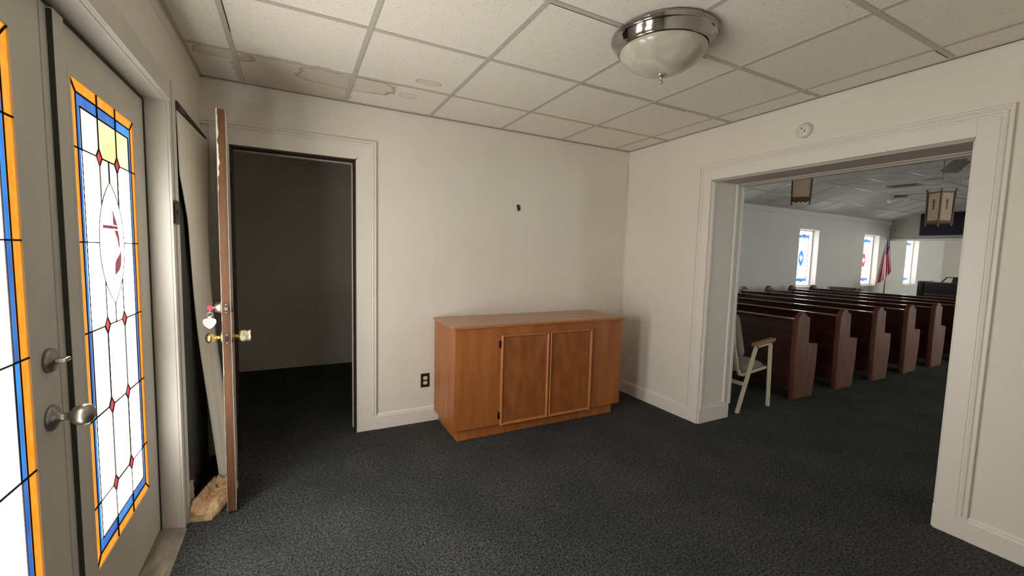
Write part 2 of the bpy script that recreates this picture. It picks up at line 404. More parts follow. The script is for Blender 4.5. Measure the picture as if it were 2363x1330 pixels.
# casing of the nave opening
bm = bm_new()
zt = 2.1327
for y0, y1, s in ((OY1, -.8585, 1), (-2.5588, OY0, -1)):
    o_ = y1 if s > 0 else y0
    a, b = (y0, y1); box(bm, -.013, 0, a, b, 0, zt)
    a, b = sorted((o_, o_ - s * .012)); box(bm, -.023, -.013, a, b, .122 if s < 0 else .122, zt)
    tube(bm, [(-.013, o_ - s * .026, .12), (-.013, o_ - s * .026, zt - .024)], .009, 8)
    a, b = sorted((o_ - s * .046, o_ - s * .041)); box(bm, -.0165, -.013, a, b, .1, zt - .04)
box(bm, -.013, 0, OY0, OY1, OH, zt)
box(bm, -.023, -.013, -2.5588 + .012, -.8585 - .012, zt - .012, zt); tube(bm, [(-.013, -2.533, zt - .026), (-.013, -.8845, zt - .026)], .009, 8); box(bm, -.0165, -.013, -2.515, -.9, zt - .046, zt - .041)
struct('trim_8', bm, 'trim', bevel=.0015)
# reveal lining: base block and mouldings at both edges of the jambs and soffit
bm = bm_new()
for y, s in ((OY1, -1), (OY0, 1)):
    def jb(x0, x1, t, z0, z1):
        a, b = sorted((y, y + s * t)); box(bm, x0, x1, a, b, z0, z1)
    jb(.0, T, .012, 0, .125); jb(.012, .030, .014, .125, OH); jb(.004, .040, .008, .125, OH)
    jb(.300, .322, .016, .14, OH); jb(.335, .350, .012, .125, OH); jb(.360, T + .012, .018, .125, OH); jb(.04, .30, .006, .125, .150)
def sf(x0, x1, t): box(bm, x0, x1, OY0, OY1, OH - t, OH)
struct('trim_9', bm, 'trim', bevel=.0015)
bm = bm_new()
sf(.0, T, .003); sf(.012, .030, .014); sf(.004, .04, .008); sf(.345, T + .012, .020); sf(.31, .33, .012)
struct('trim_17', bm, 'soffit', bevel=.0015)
bm = bm_new(); box(bm, T, T + .012, OY0 - .1, OY0, 0, OH + .1); box(bm, T, T + .012, OY1, OY1 + .1, 0, OH + .1); box(bm, T, T + .012, OY0, OY1, OH, OH + .1)
struct('trim_10', bm, 'trim')

# ------------------------------------------------------------------ foyer ceiling
bm = bm_new(); box(bm, XL - .15, 0, YF - .1, .12, H + .004, H + .03)
ceil = struct('ceiling', bm, 'tile', label='white drop ceiling of square fissured tiles with brown water stains')
xs = [GX - GS * i for i in range(0, 6)]; ys = [GY - GS * j for j in range(0, 6)]
bm = bm_new(); w = .012
for x in xs: box(bm, x - w, x + w, YF, 0, H - .001, H + .006)
for y in ys:
    e = [XL] + sorted(xs) + [0]
    for a, b in zip(e, e[1:]): box(bm, a + (w if a > XL else 0), b - (w if b < 0 else 0), y - w, y + w, H, H + .006)
box(bm, XL, 0, -.020, -.008, H - .002, H + .005); box(bm, -.020, -.008, YF, 0, H - .002, H + .005); box(bm, XL, XL + .02, YF, 0, H - .002, H + .005)
obj('ceiling_grid', bm, 'grid', ceil)
# gaps where tiles sit short of their flange
bm = bm_new()
for i, x in enumerate(xs):
    for j, y in enumerate(ys):
        if random.random() < .45:
            l = random.uniform(.06, .5); box(bm, x + w, x + w + l, y + w - .0005, y + w + random.uniform(.0015, .004), H - .0005, H + .006)
        if random.random() < .3:
            l = random.uniform(.05, .4); box(bm, x + w - .0005, x + w + random.uniform(.0015, .0035), y + w, y + w + min(l, .45), H - .0005, H + .006)
box(bm, XL, -.01, -.0085, -.006, H - .004, H + .004); box(bm, -.0085, -.006, YF, 0, H - .004, H + .004)
obj('tile_gap', bm, 'gap', ceil)

# ------------------------------------------------------------------ ceiling lamp
LCX, LCY = -1.415, -1.745
lamp = tag(empty('ceiling_lamp', (LCX, LCY, H)), 'round brushed nickel ceiling lamp with an alabaster glass bowl, unlit', 'ceiling lamp')
bm = bm_new(); lathe(bm, [(.15, -.001), (.236, -.001), (.240, -.006), (.240, -.014), (.235, -.018), (.236, -.022), (.231, -.026), (.227, -.030), (.219, -.046), (.206, -.062), (.206, -.066), (.200, -.070), (.196, -.070), (.17, -.066)], 72)
obj('pan_ring', bm, M['ringmetal'], lamp)
bm = bm_new(); lathe(bm, [(.198, -.064), (.198, -.074), (.189, -.090), (.165, -.114), (.127, -.140), (.082, -.161), (.04, -.173), (.001, -.177)], 64)
obj('glass_bowl', bm, 'alabaster', lamp)
bm = bm_new(); lathe(bm, [(.001, -.172), (.022, -.174), (.022, -.178), (.014, -.181), (.012, -.188), (.006, -.190), (.006, -.203), (.009, -.206), (.008, -.213), (.001, -.216)], 24)
obj('finial', bm, 'steel', lamp)

# ------------------------------------------------------------------ street doors (pair with stained glass)
bm = bm_new()   # jambs and head
box(bm, XL - .15, XL + .002, EY1 - .0, EY1 + .02, .0, EH + .02); box(bm, XL - .15, XL + .002, EY0 - .02, EY0, 0, EH + .02); box(bm, XL - .15, XL + .002, EY0, EY1, EH, EH + .0195)
box(bm, LX - .068, LX - .046, EY1 - .03, EY1, 0, EH); box(bm, LX - .068, LX - .046, EY0, EY0 + .03, 0, EH); box(bm, LX - .068, LX - .046, EY0, EY1, EH - .03, EH)
struct('trim_11', bm, 'doorpaint')
bm = bm_new()   # casing boards
cx0, cx1 = XL, XL + .012
for y0, y1 in ((EY1 + .004, -.735), (-2.64, EY0 - .004)):
    box(bm, cx0, cx1, y0, y1, 0, 2.128); m_ = (y0 + y1) / 2; box(bm, cx1, cx1 + .006, m_ - .005, y1 if y0 > -1 else m_ + .005, 0, 2.128)
box(bm, cx0, cx1, EY0 - .004, EY1 + .004, EH + .004, 2.128); box(bm, cx1, cx1 + .008, EY0, EY1, EH + .004, EH + .016)
struct('trim_12', bm, 'doorpaint', bevel=.002)
bm = bm_new(); box(bm, LX + .0, LX + .004, EY1 - .010, EY1 - .001, .03, EH - .012); box(bm, LX + .0, LX + .004, EY0 + .05, EY1 - .01, EH - .014, EH - .004)
struct('trim_13', bm, 'rubber')
bm = bm_new(); prism(bm, [(XL - .14, 0), (XL - .14, .03), (LX - .01, .032), (LX + .03, .026), (XL + .005, .012), (XL + .02, .002), (XL + .02, 0)], 'y', EY0, EY1)
struct('trim_14', bm, 'threshold', label='worn metal door threshold under the stained glass doors')

GW, GH_ = .55, 1.55      # glass size
GZ0 = .32
def make_leaf(name, ya, yb):
    """door leaf between ya (left/near) and yb (right/far)"""
    yc = (ya + yb) / 2
    leaf = empty(name, (LX, yc, 0)); leaf['kind'] = 'structure'
    hw = (yb - ya) / 2; g = GW / 2; z0, z1 = .04, EH - .012; gz0, gz1 = GZ0, GZ0 + GH_
    bm = bm_new()
    box(bm, -.045, 0, -hw, -g, z0, z1); box(bm, -.045, 0, g, hw, z0, z1); box(bm, -.045, 0, -g, g, z0, gz0); box(bm, -.045, 0, -g, g, gz1, z1)
    obj('leaf_panel', bm, 'doorpaint', leaf)
    bm = bm_new()   # raised glazing frame
    t = .040
    for (a0, a1, b0, b1) in ((-g - t, -g - .006, gz0 - t, gz1 + t), (g + .006, g + t, gz0 - t, gz1 + t)): box(bm, 0, .003, a0, a1, b0, b1)
    for (b0, b1) in ((gz0 - t, gz0 - .006), (gz1 + .006, gz1 + t)): box(bm, 0, .003, -g - .006, g + .006, b0, b1)
    for (a0, a1, b0, b1) in ((-g - .012, -g + .002, gz0 - .012, gz1 + .012), (g - .002, g + .012, gz0 - .012, gz1 + .012)): box(bm, 0, .0045, a0, a1, b0, b1)
    for (b0, b1) in ((gz0 - .012, gz0 + .002), (gz1 - .002, gz1 + .012)): box(bm, 0, .0045, -g + .002, g - .002, b0, b1)
    obj('glazing_frame', bm, 'doorpaint', leaf, bevel=.001)
    # --- stained glass
    X = -.0012
    mats = ['g_white', 'g_yellow', 'g_orange', 'g_blue', 'g_sky', 'g_red', 'g_cream', 'g_maroon']
    W, Yl, O, B, SK, R_, CR, MR = range(8)
    bw = .038; bb = .026       # amber border, blue border
    fi = g - bw - bb           # half width of the white field
    zr = [gz0 + .0, .525, .81, 1.095, 1.38, 1.665, gz1]
    wz0, wz1 = gz0 + bw + bb + .015, gz1 - bw - bb - .012
    bm = bm_new()
    def q(y0, y1, a, b, mi, x=X): poly(bm, [(x, y0, a), (x, y1, a), (x, y1, b), (x, y0, b)], mi)
    ed = [gz0] + zr[1:6] + [gz1]
    sh = {0: SK, 1: SK, 2: B, 3: SK, 4: B, 5: B}
    for i, (a, b) in enumerate(zip(ed, ed[1:])):
        for s in (-1, 1):
            y0, y1 = sorted((s * g, s * (g - bw))); q(y0, y1, max(a, gz0 + bw), min(b, gz1 - bw), O)
            y0, y1 = sorted((s * (g - bw), s * fi)); q(y0, y1, max(a, wz0), min(b, wz1), sh[i] if s < 0 else (B if i % 2 else SK))
    th = [-g, -.081, .081, g]
    for k, (a, b) in enumerate(zip(th, th[1:])):
        for lo in (0, 1):
            z_o0, z_o1 = (gz0, gz0 + bw) if lo else (gz1 - bw, gz1)
            z_b0, z_b1 = (gz0 + bw, wz0) if lo else (wz1, gz1 - bw)
            q(a, b, z_o0, z_o1, O)
            q(max(a, -g + bw), min(b, g - bw), z_b0, z_b1, (B, SK, B)[k] if lo else (B, B, SK)[k])
    fx = [-fi, -.081, .081, fi]
    fz = [wz0] + zr[1:6] + [wz1]
    cm = [[W, W, W], [W, CR, W], [CR, W, CR], [W, W, W], [W, CR, W], [CR, Yl, Yl]]
    for j, (a, b) in enumerate(zip(fz, fz[1:])):
        for k, (c, d) in enumerate(zip(fx, fx[1:])): q(c, d, a, b, cm[j][k])
    # ruby diamonds on the crossings
    dia = [(y, z) for z in (.525, .81, 1.095, 1.665) for y in (-.081, .081)]
    for y, z in dia: poly(bm, [(X + .0015, y - .022, z), (X + .0015, y, z - .026), (X + .0015, y + .022, z), (X + .0015, y, z + .026)], R_)
    # white vesica with emblem
    vz, vh, vw = 1.378, .214, .115
    ves = []
    Rv = (vh * vh + vw * vw) / (2 * vw); am = math.asin(vh / Rv)
    right = [(-(Rv - vw) + Rv * math.cos(t_), vz + Rv * math.sin(t_)) for t_ in [am - 2 * am * i / 24 for i in range(25)]]
    left = [(-y, z) for y, z in right[::-1]]
    ves = right + left[1:-1]
    poly(bm, [(X + .0012, y, z) for y, z in ves], W)
    obj('stained_glass', bm, mats, leaf)
    # --- lead cames
    bm = bm_new()
    lw = .0026
    def came(p, q_, r=lw): tube(bm, [(X + .002, p[0], p[1]), (X + .002, q_[0], q_[1])], r, 6)
    for s in (-1, 1):
        came((s * (g - bw), gz0 + bw), (s * (g - bw), gz1 - bw), .0016); came((s * fi, wz0), (s * fi, wz1), .0016)
        came((s * (g - bw), gz0 + bw), (s * g, gz0)); came((s * (g - bw), gz1 - bw), (s * g, gz1)); 
    came((-g + bw, gz0 + bw), (g - bw, gz0 + bw)); came((-g + bw, gz1 - bw), (g - bw, gz1 - bw)); came((-fi, wz0), (fi, wz0)); came((-fi, wz1), (fi, wz1))
    for z in zr[1:6]:
        if abs(z - 1.38) < .01:
            came((-g, z), (-vw, z)); came((vw, z), (g, z))
        else:
            st = [-g, -.103, -.059, .059, .103, g]
            for a, b in zip(st[::2], st[1::2]): came((a, z), (b, z))
    for y in (-.081, .081):
        came((y, wz1), (y, gz1)); came((y, wz0), (y, gz0))
        segs = [(gz0, .499), (.551, .784), (.836, 1.069), (1.121, vz - .128), (vz + .128, 1.639), (1.691, wz1)]
        for a, b in segs: came((y, a), (y, b), .0020)
    came((0, 1.095), (0, vz - vh), .0021); came((0, vz + vh), (0, 1.665), .0021)
    for y, z in dia:
        P = [(y - .024, z), (y, z - .029), (y + .024, z), (y, z + .029)]
        for a, b in zip(P, P[1:] + P[:1]): came(a, b, .0022)
    for a, b in zip(ves, ves[1:] + ves[:1]): came(a, b, .0016)
    # amber bead around the panes
    obj('lead_came', bm, 'lead', leaf)
    # --- emblem: thin cross with a flowing red flame to its right
    em = bm_new()
    E = X + .0030
    def P_(pts, mi): poly(em, [(E, (y - .013 if y < .008 else .004 + (y - .013) * 1.35), z) for y, z in pts], mi)
    P_([(-.072, 1.442), (-.072, 1.430), (.052, 1.430), (.052, 1.442)], 0)          # cross bar
    for y in (-.007, .006): P_([(y - .0024, 1.243), (y + .0024, 1.243), (y + .0018, 1.514), (y - .0018, 1.514)], 1)
    up1 = [(.017, 1.508), (.030, 1.480), (.044, 1.455), (.050, 1.444), (.017, 1.444)]
    P_(up1, 0)
    up2 = [(.022, 1.426), (.052, 1.426), (.060, 1.400), (.060, 1.372), (.053, 1.348), (.047, 1.338), (.050, 1.365), (.042, 1.395)]
    P_(up2, 0)
    lo = [(.066, 1.372), (.064, 1.352), (.052, 1.338), (.034, 1.325), (.020, 1.310), (.016, 1.290), (.014, 1.258), (.026, 1.268), (.048, 1.278), (.064, 1.298), (.068, 1.330)]
    P_(lo, 0)
    o = obj('emblem', em, ['g_maroon', 'lead'], leaf); o['label'] = 'maroon cross and flame emblem in the white oval'
    return leaf
leafR = make_leaf('door_2', -1.682, -.842); leafR['label'] = 'right hand street door leaf with stained glass'
leafL = make_leaf('door_3', -2.530, -1.690); leafL['label'] = 'left hand street door leaf with stained glass, cut off by the frame edge'
# astragal on right leaf
bm = bm_new(); prism(bm, [(.0, -.383), (.011, -.383), (.0125, -.380), (.0125, -.324), (.010, -.318), (0, -.318)], 'z', .04, 2.004)
obj('astragal', bm, 'doorpaint', leafR)
bm = bm_new(); box(bm, .0005, .0115, -.3862, -.3832, .04, 1.999); obj('weatherstrip', bm, 'rubber', leafR)
# knob and deadbolt on left leaf (stile y about -1.75)
def knob_profile(): return [(.001, 0), (.034, 0), (.034, .004), (.030, .010), (.018, .013), (.013, .018), (.0105, .024), (.0105, .036), (.014, .040), (.022, .046), (.0275, .056), (.0285, .066), (.026, .076), (.020, .083), (.010, .087), (.001, .088)]
bm = bm_new(); lathe(bm, knob_profile(), 40, axis='x', c=(0, 2.110 - 1.752, .913)); o = obj('door_knob', bm, 'agedsteel', leafL)
bm = bm_new(); lathe(bm, [(.001, 0), (.032, 0), (.032, .006), (.029, .012), (.012, .014), (.011, .018), (.001, .018)], 40, axis='x', c=(0, 2.110 - 1.748, 1.067))
db = obj('deadbolt', bm, 'agedsteel', leafL)
bm = bm_new(); prism(bm, [(.018, -.005), (.018, .005), (.034, .006), (.040, .004), (.040, -.004), (.034, -.006)], 'y', .362 - .016, .362 + .016)
for v in bm.verts: v.co.z += 1.067
obj('thumb_turn', bm, 'agedsteel', db, bevel=.002)

# switch plate on street door casing
sw = tag(empty('light_switch', (XL + .018, -.787, 1.53)), 'dark brown wall switch plate on the street door casing', 'light switch')
bm = bm_new(); box(bm, .0002, .003, -.034, .034, -.055, .055); obj('cover_plate', bm, 'brownplate', sw, bevel=.002)
bm = bm_new(); prism(bm, [(.003, -.010), (.007, .002), (.006, .010), (.003, .010)], 'y', -.005, .005); obj('toggle', bm, 'brownplate', sw)

# ------------------------------------------------------------------ open sound-room door (hinged at doorway's left jamb)
DW, DT = .765, .036
ang = math.radians(5.3)
door = empty('door_1', (DX0 + .004, -.016, 0), ang); door['kind'] = 'structure'; door['label'] = 'narrow door standing open edge on, white faces, worn brown edge'
# local: door runs along -y, thickness along -x (0 .. -DT)
bm = bm_new(); box(bm, -DT, 0, -DW, 0, .012, 2.035)
obj('door_core', bm, 'brownwood', door, bevel=.002)
def ragged(bm, x0, x1, inner, seed):
    """painted face skin that wraps raggedly over the bare edge"""
    rnd = random.Random(seed); n = 150
    L_ = []
    for i in range(n + 1):
        z = .012 + (2.035 - .012) * i / n
        w_ = max(.0012, inner * (.25 + 1.0 * max(0, noise.noise(Vector((seed, z * 3.1, 0))) + .25) + .9 * max(0, noise.noise(Vector((seed + 5, z * 22, 0))))))
        if seed == 3 and z > 1.72: w_ += .005 + .009 * noise.noise(Vector((9, z * 30, 0)))
        L_.append((z, min(w_, .016)))
    for (a, wa), (b, wb) in zip(L_, L_[1:]):
        s = 1 if x1 > x0 else -1
        poly(bm, [(x0, -DW - .0007, a), (x0 + s * wa, -DW - .0007, a), (x0 + s * wb, -DW - .0007, b), (x0, -DW - .0007, b)])
bm = bm_new(); box(bm, -DT - .0016, -DT, -DW - .0007, 0, .012, 2.036); ragged(bm, -DT - .0016, 0, .0030, 3)
o = obj('painted_face', bm, 'trim', door)
bm = bm_new(); box(bm, 0, .0016, -DW - .0007, 0, .012, 2.036); ragged(bm, .0016, -DT, .0016, 11)
obj('painted_face', bm, 'trim', door)
# latch plates on the edge
def latch(z, hole):
    bm = bm_new(); box(bm, -DT / 2 - .0115, -DT / 2 + .0115, -DW - .002, -DW, z - .029, z + .029); p = obj('latch_plate', bm, 'latchbrown', door)
    bm = bm_new()
    if hole: box(bm, -DT / 2 - .008, -DT / 2 + .008, -DW - .0026, -DW - .001, z - .010, z + .012)
    else: prism(bm, arc(-DT / 2, z, .008, 0, 2 * PI, 16)[:-1], 'y', -DW - .010, -DW - .001)
    obj('latch_bolt', bm, 'black' if hole else 'steel', p)
    bm = bm_new()
    for dz in (-.021, .021): lathe(bm, [(.0001, -DW - .0028), (.0035, -DW - .0028), (.0035, -DW - .001)], 12, axis='y', c=(-DT / 2, 0, z + dz))
    obj('screw', bm, 'steel', p)
latch(1.070, False); latch(.917, True)
yk = -DW + .060
bm = bm_new(); lathe(bm, [(.001, -.001), (.029, -.001), (.028, .008), (.022, .028), (.020, .030), (.001, .030)], 32, axis='x')
for v in bm.verts: v.co = Vector((-DT - .0016 - v.co.x, v.co.y + yk, v.co.z + 1.070))
lock = obj('lock_cylinder', bm, 'nickel', door)
bm = bm_new(); lathe(bm, [(.001, 0), (.026, 0), (.025, .007), (.010, .010), (.001, .010)], 32, axis='x', c=(.0016, yk, 1.070)); obj('thumb_turn_rose', bm, 'agedsteel', door)
kp = [(.001, 0), (.031, 0), (.030, .006), (.018, .010), (.011, .014), (.010, .024), (.013, .030), (.021, .036), (.0265, .046), (.026, .058), (.019, .068), (.008, .072), (.001, .072)]
bm = bm_new(); lathe(bm, kp, 36, axis='x')
for v in bm.verts: v.co = Vector((-DT - .0016 - v.co.x, v.co.y + yk, v.co.z + .917))
obj('door_knob', bm, 'brass', door)
bm = bm_new(); lathe(bm, kp, 36, axis='x', c=(.0016, yk, .917)); kn = obj('door_knob', bm, 'brass', door)
bm = bm_new()
lathe(bm, [(.015, .032), (.025, .036), (.030, .046), (.029, .058), (.024, .070), (.028, .080), (.012, .083)], 14, axis='x', c=(.0016, yk, .917))
for v in bm.verts:
    n_ = noise.noise_vector(v.co * 60) * .006; v.co += n_
for f in bm.faces: f.smooth = False
wrap = mat('crumpled_clear_plastic', (.55, .50, .33), .18, var=.5, scale=(60, 60, 60), coat=.6)
obj('plastic_wrap', bm, wrap, kn)
bm = bm_new()
for z in (.25, 1.02, 1.80): lathe(bm, [(.001, -.045), (.006, -.045), (.006, .045), (.001, .045)], 12, c=(.004, .006, z))
obj('hinge', bm, 'hinge', door)

# key with heart tag hanging from the lock
R2 = Matrix.Rotation(ang, 4, 'Z')
kw = Vector(door.location) + R2 @ Vector((-DT - .0016 - .030, yk, 1.070))
key = tag(empty('key', kw), 'red capped key in the door lock with an ivory heart tag on its ring', 'key')
bm = bm_new(); box(bm, -.010, .0, -.0012, .0012, -.004, .004); obj('key_blade', bm, 'steel', key)
bm = bm_new(); prism(bm, arc(-.018, 0, .0135, 0, 2 * PI, 20)[:-1], 'y', -.004, .004); obj('key_cap', bm, 'red', key, bevel=.002)
bm = bm_new(); tube(bm, [(-.019, 0, -.008), (-.020, -.001, -.024)], .0022, 8); obj('key_link', bm, 'steel', key)
bm = bm_new(); tube(bm, [(-.020 + .0125 * math.cos(a), -.002, -.034 + .0095 * math.sin(a)) for a in [2 * PI * i / 24 for i in range(25)]], .0013, 8); obj('key_ring', bm, 'steel', key)
bm = bm_new()
hs = [(0, -.52), (.16, -.42), (.32, -.26), (.44, -.06), (.50, .14), (.49, .30), (.42, .42), (.30, .48), (.15, .49), (0, .465)]
hp = [(-.022 + x * .056, -.079 + z * .052) for x, z in hs] + [(-.022 - x * .056, -.079 + z * .052) for x, z in hs[::-1][1:-1]]
prism(bm, hp, 'y', -.0035, -.0005)
box(bm, -.0285, -.0145, -.0033, -.0007, -.060, -.045)
tg = obj('heart_tag', bm, 'tag', key); tg['label'] = 'ivory heart shaped tag'
bm = bm_new(); prism(bm, arc(-.0215, -.054, .0028, 0, 2 * PI, 12)[:-1], 'y', -.0042, -.0034); obj('tag_eyelet', bm, 'ink', tg)
def text(body, size, loc, rot, material, parent, name):
    cu = bpy.data.curves.new(name, 'FONT'); cu.body = body; cu.size = size; cu.align_x = 'CENTER'; cu.align_y = 'CENTER'; cu.extrude = .0001; cu.shear = .25
    t_ = bpy.data.objects.new(name, cu); COL.objects.link(t_)
    dg = bpy.context.evaluated_depsgraph_get(); me = bpy.data.meshes.new_from_object(t_.evaluated_get(dg)); bpy.data.objects.remove(t_)
    o = bpy.data.objects.new(name, me); COL.objects.link(o); me.materials.append(M[material]); o.parent = parent; o.location = loc; o.rotation_euler = rot
    return o
text('SOUND', .0125, (-.022, -.0038, -.0700), (PI / 2, 0, 0), 'ink', tg, 'lettering')
text('ROOM', .0125, (-.022, -.0038, -.0835), (PI / 2, 0, 0), 'ink', tg, 'lettering')

# ------------------------------------------------------------------ corner behind the door: batten, drapes, foam block
bm = bm_new()
n = 22
def rod_pt(u, v):
    y = -.72 + .705 * u; a = 2 * PI * v
    r = .020 - .010 * u
    jag = .010 * max(0, noise.noise(Vector((y * 30, 1, 0)))) * max(0, -math.sin(a)) 
    return (XL + .017 + .014 * math.cos(a), y, 2.038 + .008 * u + (r + jag) * math.sin(a))
sheet(bm, rod_pt, 36, 12)
for e in (0, 1): poly(bm, [rod_pt(e, j / 12) for j in range(12)])
tag(obj('curtain_rod', bm, 'rod'), 'splintered dark wooden rod on the street wall above the grey drape', 'rod')
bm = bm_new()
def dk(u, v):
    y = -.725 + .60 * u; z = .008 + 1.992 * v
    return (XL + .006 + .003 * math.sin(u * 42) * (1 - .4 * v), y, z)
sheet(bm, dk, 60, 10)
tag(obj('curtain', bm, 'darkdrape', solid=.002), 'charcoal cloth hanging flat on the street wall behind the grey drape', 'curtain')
# pale drape: hangs from the rod, sweeps out and is caught under the foam block
C0 = Vector((-2.9818, -3.2671, 1.3775))
bm = bm_new()
KEYS = [(2.01, -3.459, -3.436, -.733, -.06), (1.72, -3.459, -3.434, -.731, -.13), (1.50, -3.456, -3.428, -.60, -.22), (1.20, -3.453, -3.412, -.54, -.30), (.90, -3.444, -3.386, -.50, -.36), (.60, -3.424, -3.358, -.48, -.38), (.30, -3.400, -3.335, -.47, -.40), (.03, -3.372, -3.318, -.482, -.455)]
def kf(z):
    for a, b in zip(KEYS, KEYS[1:]):
        if b[0] <= z <= a[0]:
            t_ = (a[0] - z) / (a[0] - b[0]); return [p + (q - p) * t_ for p, q in zip(a[1:], b[1:])]
    return KEYS[-1][1:]
def dr(u, v):
    z = 2.01 - 1.98 * v
    xl, xr, yl, yr = kf(z)
    bulge = -.012 * math.sin(u * PI) * min(1, v * 2)
    return (xl + (xr - xl) * u + .003 * math.sin(v * 9), yl + (yr - yl) * u + bulge + .006 * math.sin(u * 13) * (1 - v * .6), z)
sheet(bm, dr, 16, 40)
tag(obj('drape', bm, 'drape', solid=.004), 'pale grey drape hanging from the dark rod and sweeping to the tan foam block', 'drape')

# foam block on the floor
fo = tag(empty('foam_block', (-3.380, -.640, 0), math.radians(0)), 'crumbling tan foam block on the carpet between street wall and open door', 'foam block')
ax = Vector((.075, .29, 0)).normalized(); ay = Vector((-ax.y, ax.x, 0))
bm = bm_new()
NU, NV = 60, 24
def fb(u, v):
    """u along 0..1, v across the arch 0..1 from right foot over the top to left foot"""
    l = -.152 + .287 * u
    prof = [(-.066, 0), (-.071, .022), (-.066, .050), (-.050, .066), (-.030, .060), (-.006, .050), (.016, .046), (.024, .060), (.034, .080), (.046, .088), (.056, .076), (.060, .045), (.056, 0)]
    k = v * (len(prof) - 1); i = min(int(k), len(prof) - 2); t_ = k - i
    w_ = prof[i][0] + (prof[i + 1][0] - prof[i][0]) * t_; h = prof[i][1] + (prof[i + 1][1] - prof[i][1]) * t_
    end = min(1, max(0, u) / .16); hh = h * (.66 + .34 * end); ww = w_ * (.80 + .20 * end)
    n1 = noise.noise(Vector((u * 11, v * 9, 3))) * .009; n2 = noise.noise(Vector((u * 26, v * 20, 8))) * .005 + abs(noise.noise(Vector((u * 60, v * 40, 4)))) * .004
    p = ax * l + ay * ww
    return (p.x, p.y, max(0.001, hh + (n1 + n2) * (1 if 0.05 < v < .95 else 0)))
sheet(bm, fb, NU, NV * 2)
for e in (0, 1): poly(bm, [fb(e, j / (NV * 2)) for j in range(NV * 2 + 1)])
obj('foam_body', bm, 'foam', fo)
bm = bm_new()
def fl(u, v):
    l = .085 + .040 * u; w_ = -.030 + .060 * v
    p = ax * l + ay * w_
    return (p.x, p.y, .058 + .030 * u + .012 * noise.noise(Vector((u * 6, v * 9, 2))) + .010 * math.sin(v * 9))
sheet(bm, fl, 8, 12); obj('torn_flap', bm, 'foam', fo, solid=.006)
# broken plaster stub at the foot of the street door casing
bm = bm_new()
def pl(u, v):
    z = .18 * v; wdt = .020 * (1 - .25 * v) * (.7 + .4 * noise.noise(Vector((v * 14, u * 3, 5))) + .3)
    return (XL + .008 + wdt * u, -.708 + .008 * math.sin(v * 6) + .02 * u, z)
sheet(bm, pl, 8, 16)
tag(obj('plaster_fragment', bm, 'plaster', solid=.012), 'broken grey plaster fragment at the foot of the street door casing', 'plaster')

# ------------------------------------------------------------------ sound room beyond the doorway
bm = bm_new(); box(bm, -4.5, -.0, 2.13, 2.23, 0, 2.42); struct('wall_sound_room_back', bm, 'wall', label='dim back wall of the sound room')
bm = bm_new(); box(bm, -4.6, -4.5, .0, 2.23, 0, 2.42); box(bm, -4.5, XL - .15, .0, .12, 0, 2.42); struct('wall_sound_room_left', bm, 'wall')
bm = bm_new(); box(bm, -4.6, -.0, .12, 2.23, 2.42, 2.46); struct('ceiling_sound_room', bm, 'wall')

# ------------------------------------------------------------------ sideboard cabinet
cab = tag(empty('cabinet', (-1.210, -.26, 0)), 'honey brown two door wooden cabinet against the white back wall', 'cabinet')
CX = -1.210
def lx(x): return x - CX
def ly(y): return y + .26
bm = bm_new(); box(bm, lx(-1.945), lx(-.500), ly(-.468), ly(-.03), 0.0, .088); obj('plinth', bm, 'cabinet', cab, bevel=.003)
bm = bm_new(); box(bm, lx(-1.980), lx(-.440), ly(-.500), ly(-.020), .088, .836); obj('body', bm, 'cabinet', cab, bevel=.003)
bm = bm_new()
x0, x1, y0, y1 = lx(-1.993), lx(-.427), ly(-.514), ly(-.018)
prism(bm, [(x0, y0), (x1 - .0, y0), (x1, y0 + .0), (x1, y1), (x0, y1)], 'z', .836, .856)
bmesh.ops.remove_doubles(bm, verts=bm.verts, dist=1e-5)
obj('top', bm, 'cabtop', cab, bevel=.007, seg=3)
bm = bm_new()
prism(bm, [(y0 + .002, .836), (y0 + .002, .852), (y0 - .001, .850), (y0 - .001, .838)], 'x', x0, x1)
obj('edge_moulding', bm, 'cabtrim', cab)
def cabdoor(xa, xb, hinges):
    bm = bm_new(); box(bm, xa + .006, xb - .006, ly(-.512), ly(-.500), .078 + .012, .768)
    d = obj('door', bm, 'cabdoor', cab)
    bm = bm_new(); t = .020
    z0, z1 = .084, .774
    yo, yi = ly(-.524), ly(-.500)
    def frame(xa_, xb_, za, zb, inset):
        pass
    prof = [(0, yi), (0, yo + .006), (.006, yo), (.012, yo + .002), (t, yo + .010), (t, yi)]
    # four mitred mouldings
    def mould(p0, p1, q0, q1):
        A = []; B = []
        for d_, y in prof:
            k = d_ / t
            A.append(bm.verts.new((p0[0] + (q0[0] - p0[0]) * k, y, p0[1] + (q0[1] - p0[1]) * k)))
            B.append(bm.verts.new((p1[0] + (q1[0] - p1[0]) * k, y, p1[1] + (q1[1] - p1[1]) * k)))
        for i in range(len(prof)):
            j = (i + 1) % len(prof); bm.faces.new([A[i], A[j], B[j], B[i]])
        bm.faces.new(A); bm.faces.new(B[::-1])
    O_ = [(xa, z0), (xb, z0), (xb, z1), (xa, z1)]; I_ = [(xa + t, z0 + t), (xb - t, z0 + t), (xb - t, z1 - t), (xa + t, z1 - t)]
    for i in range(4): mould(O_[i], O_[(i + 1) % 4], I_[i], I_[(i + 1) % 4])
    obj('door_moulding', bm, 'cabtrim', d)
    for z in hinges:
        bm = bm_new()
        prism(bm, [(xa - .013, z - .026), (xa - .004, z - .030), (xa - .001, z - .018), (xa - .006, z), (xa - .001, z + .018), (xa - .004, z + .030), (xa - .013, z + .026), (xa - .016, z)], 'y', ly(-.503), ly(-.499))
        tube(bm, [(xa - .002, ly(-.506), z - .026), (xa - .002, ly(-.506), z + .026)], .004, 8)
        obj('hinge', bm, 'hinge', d)
    return d
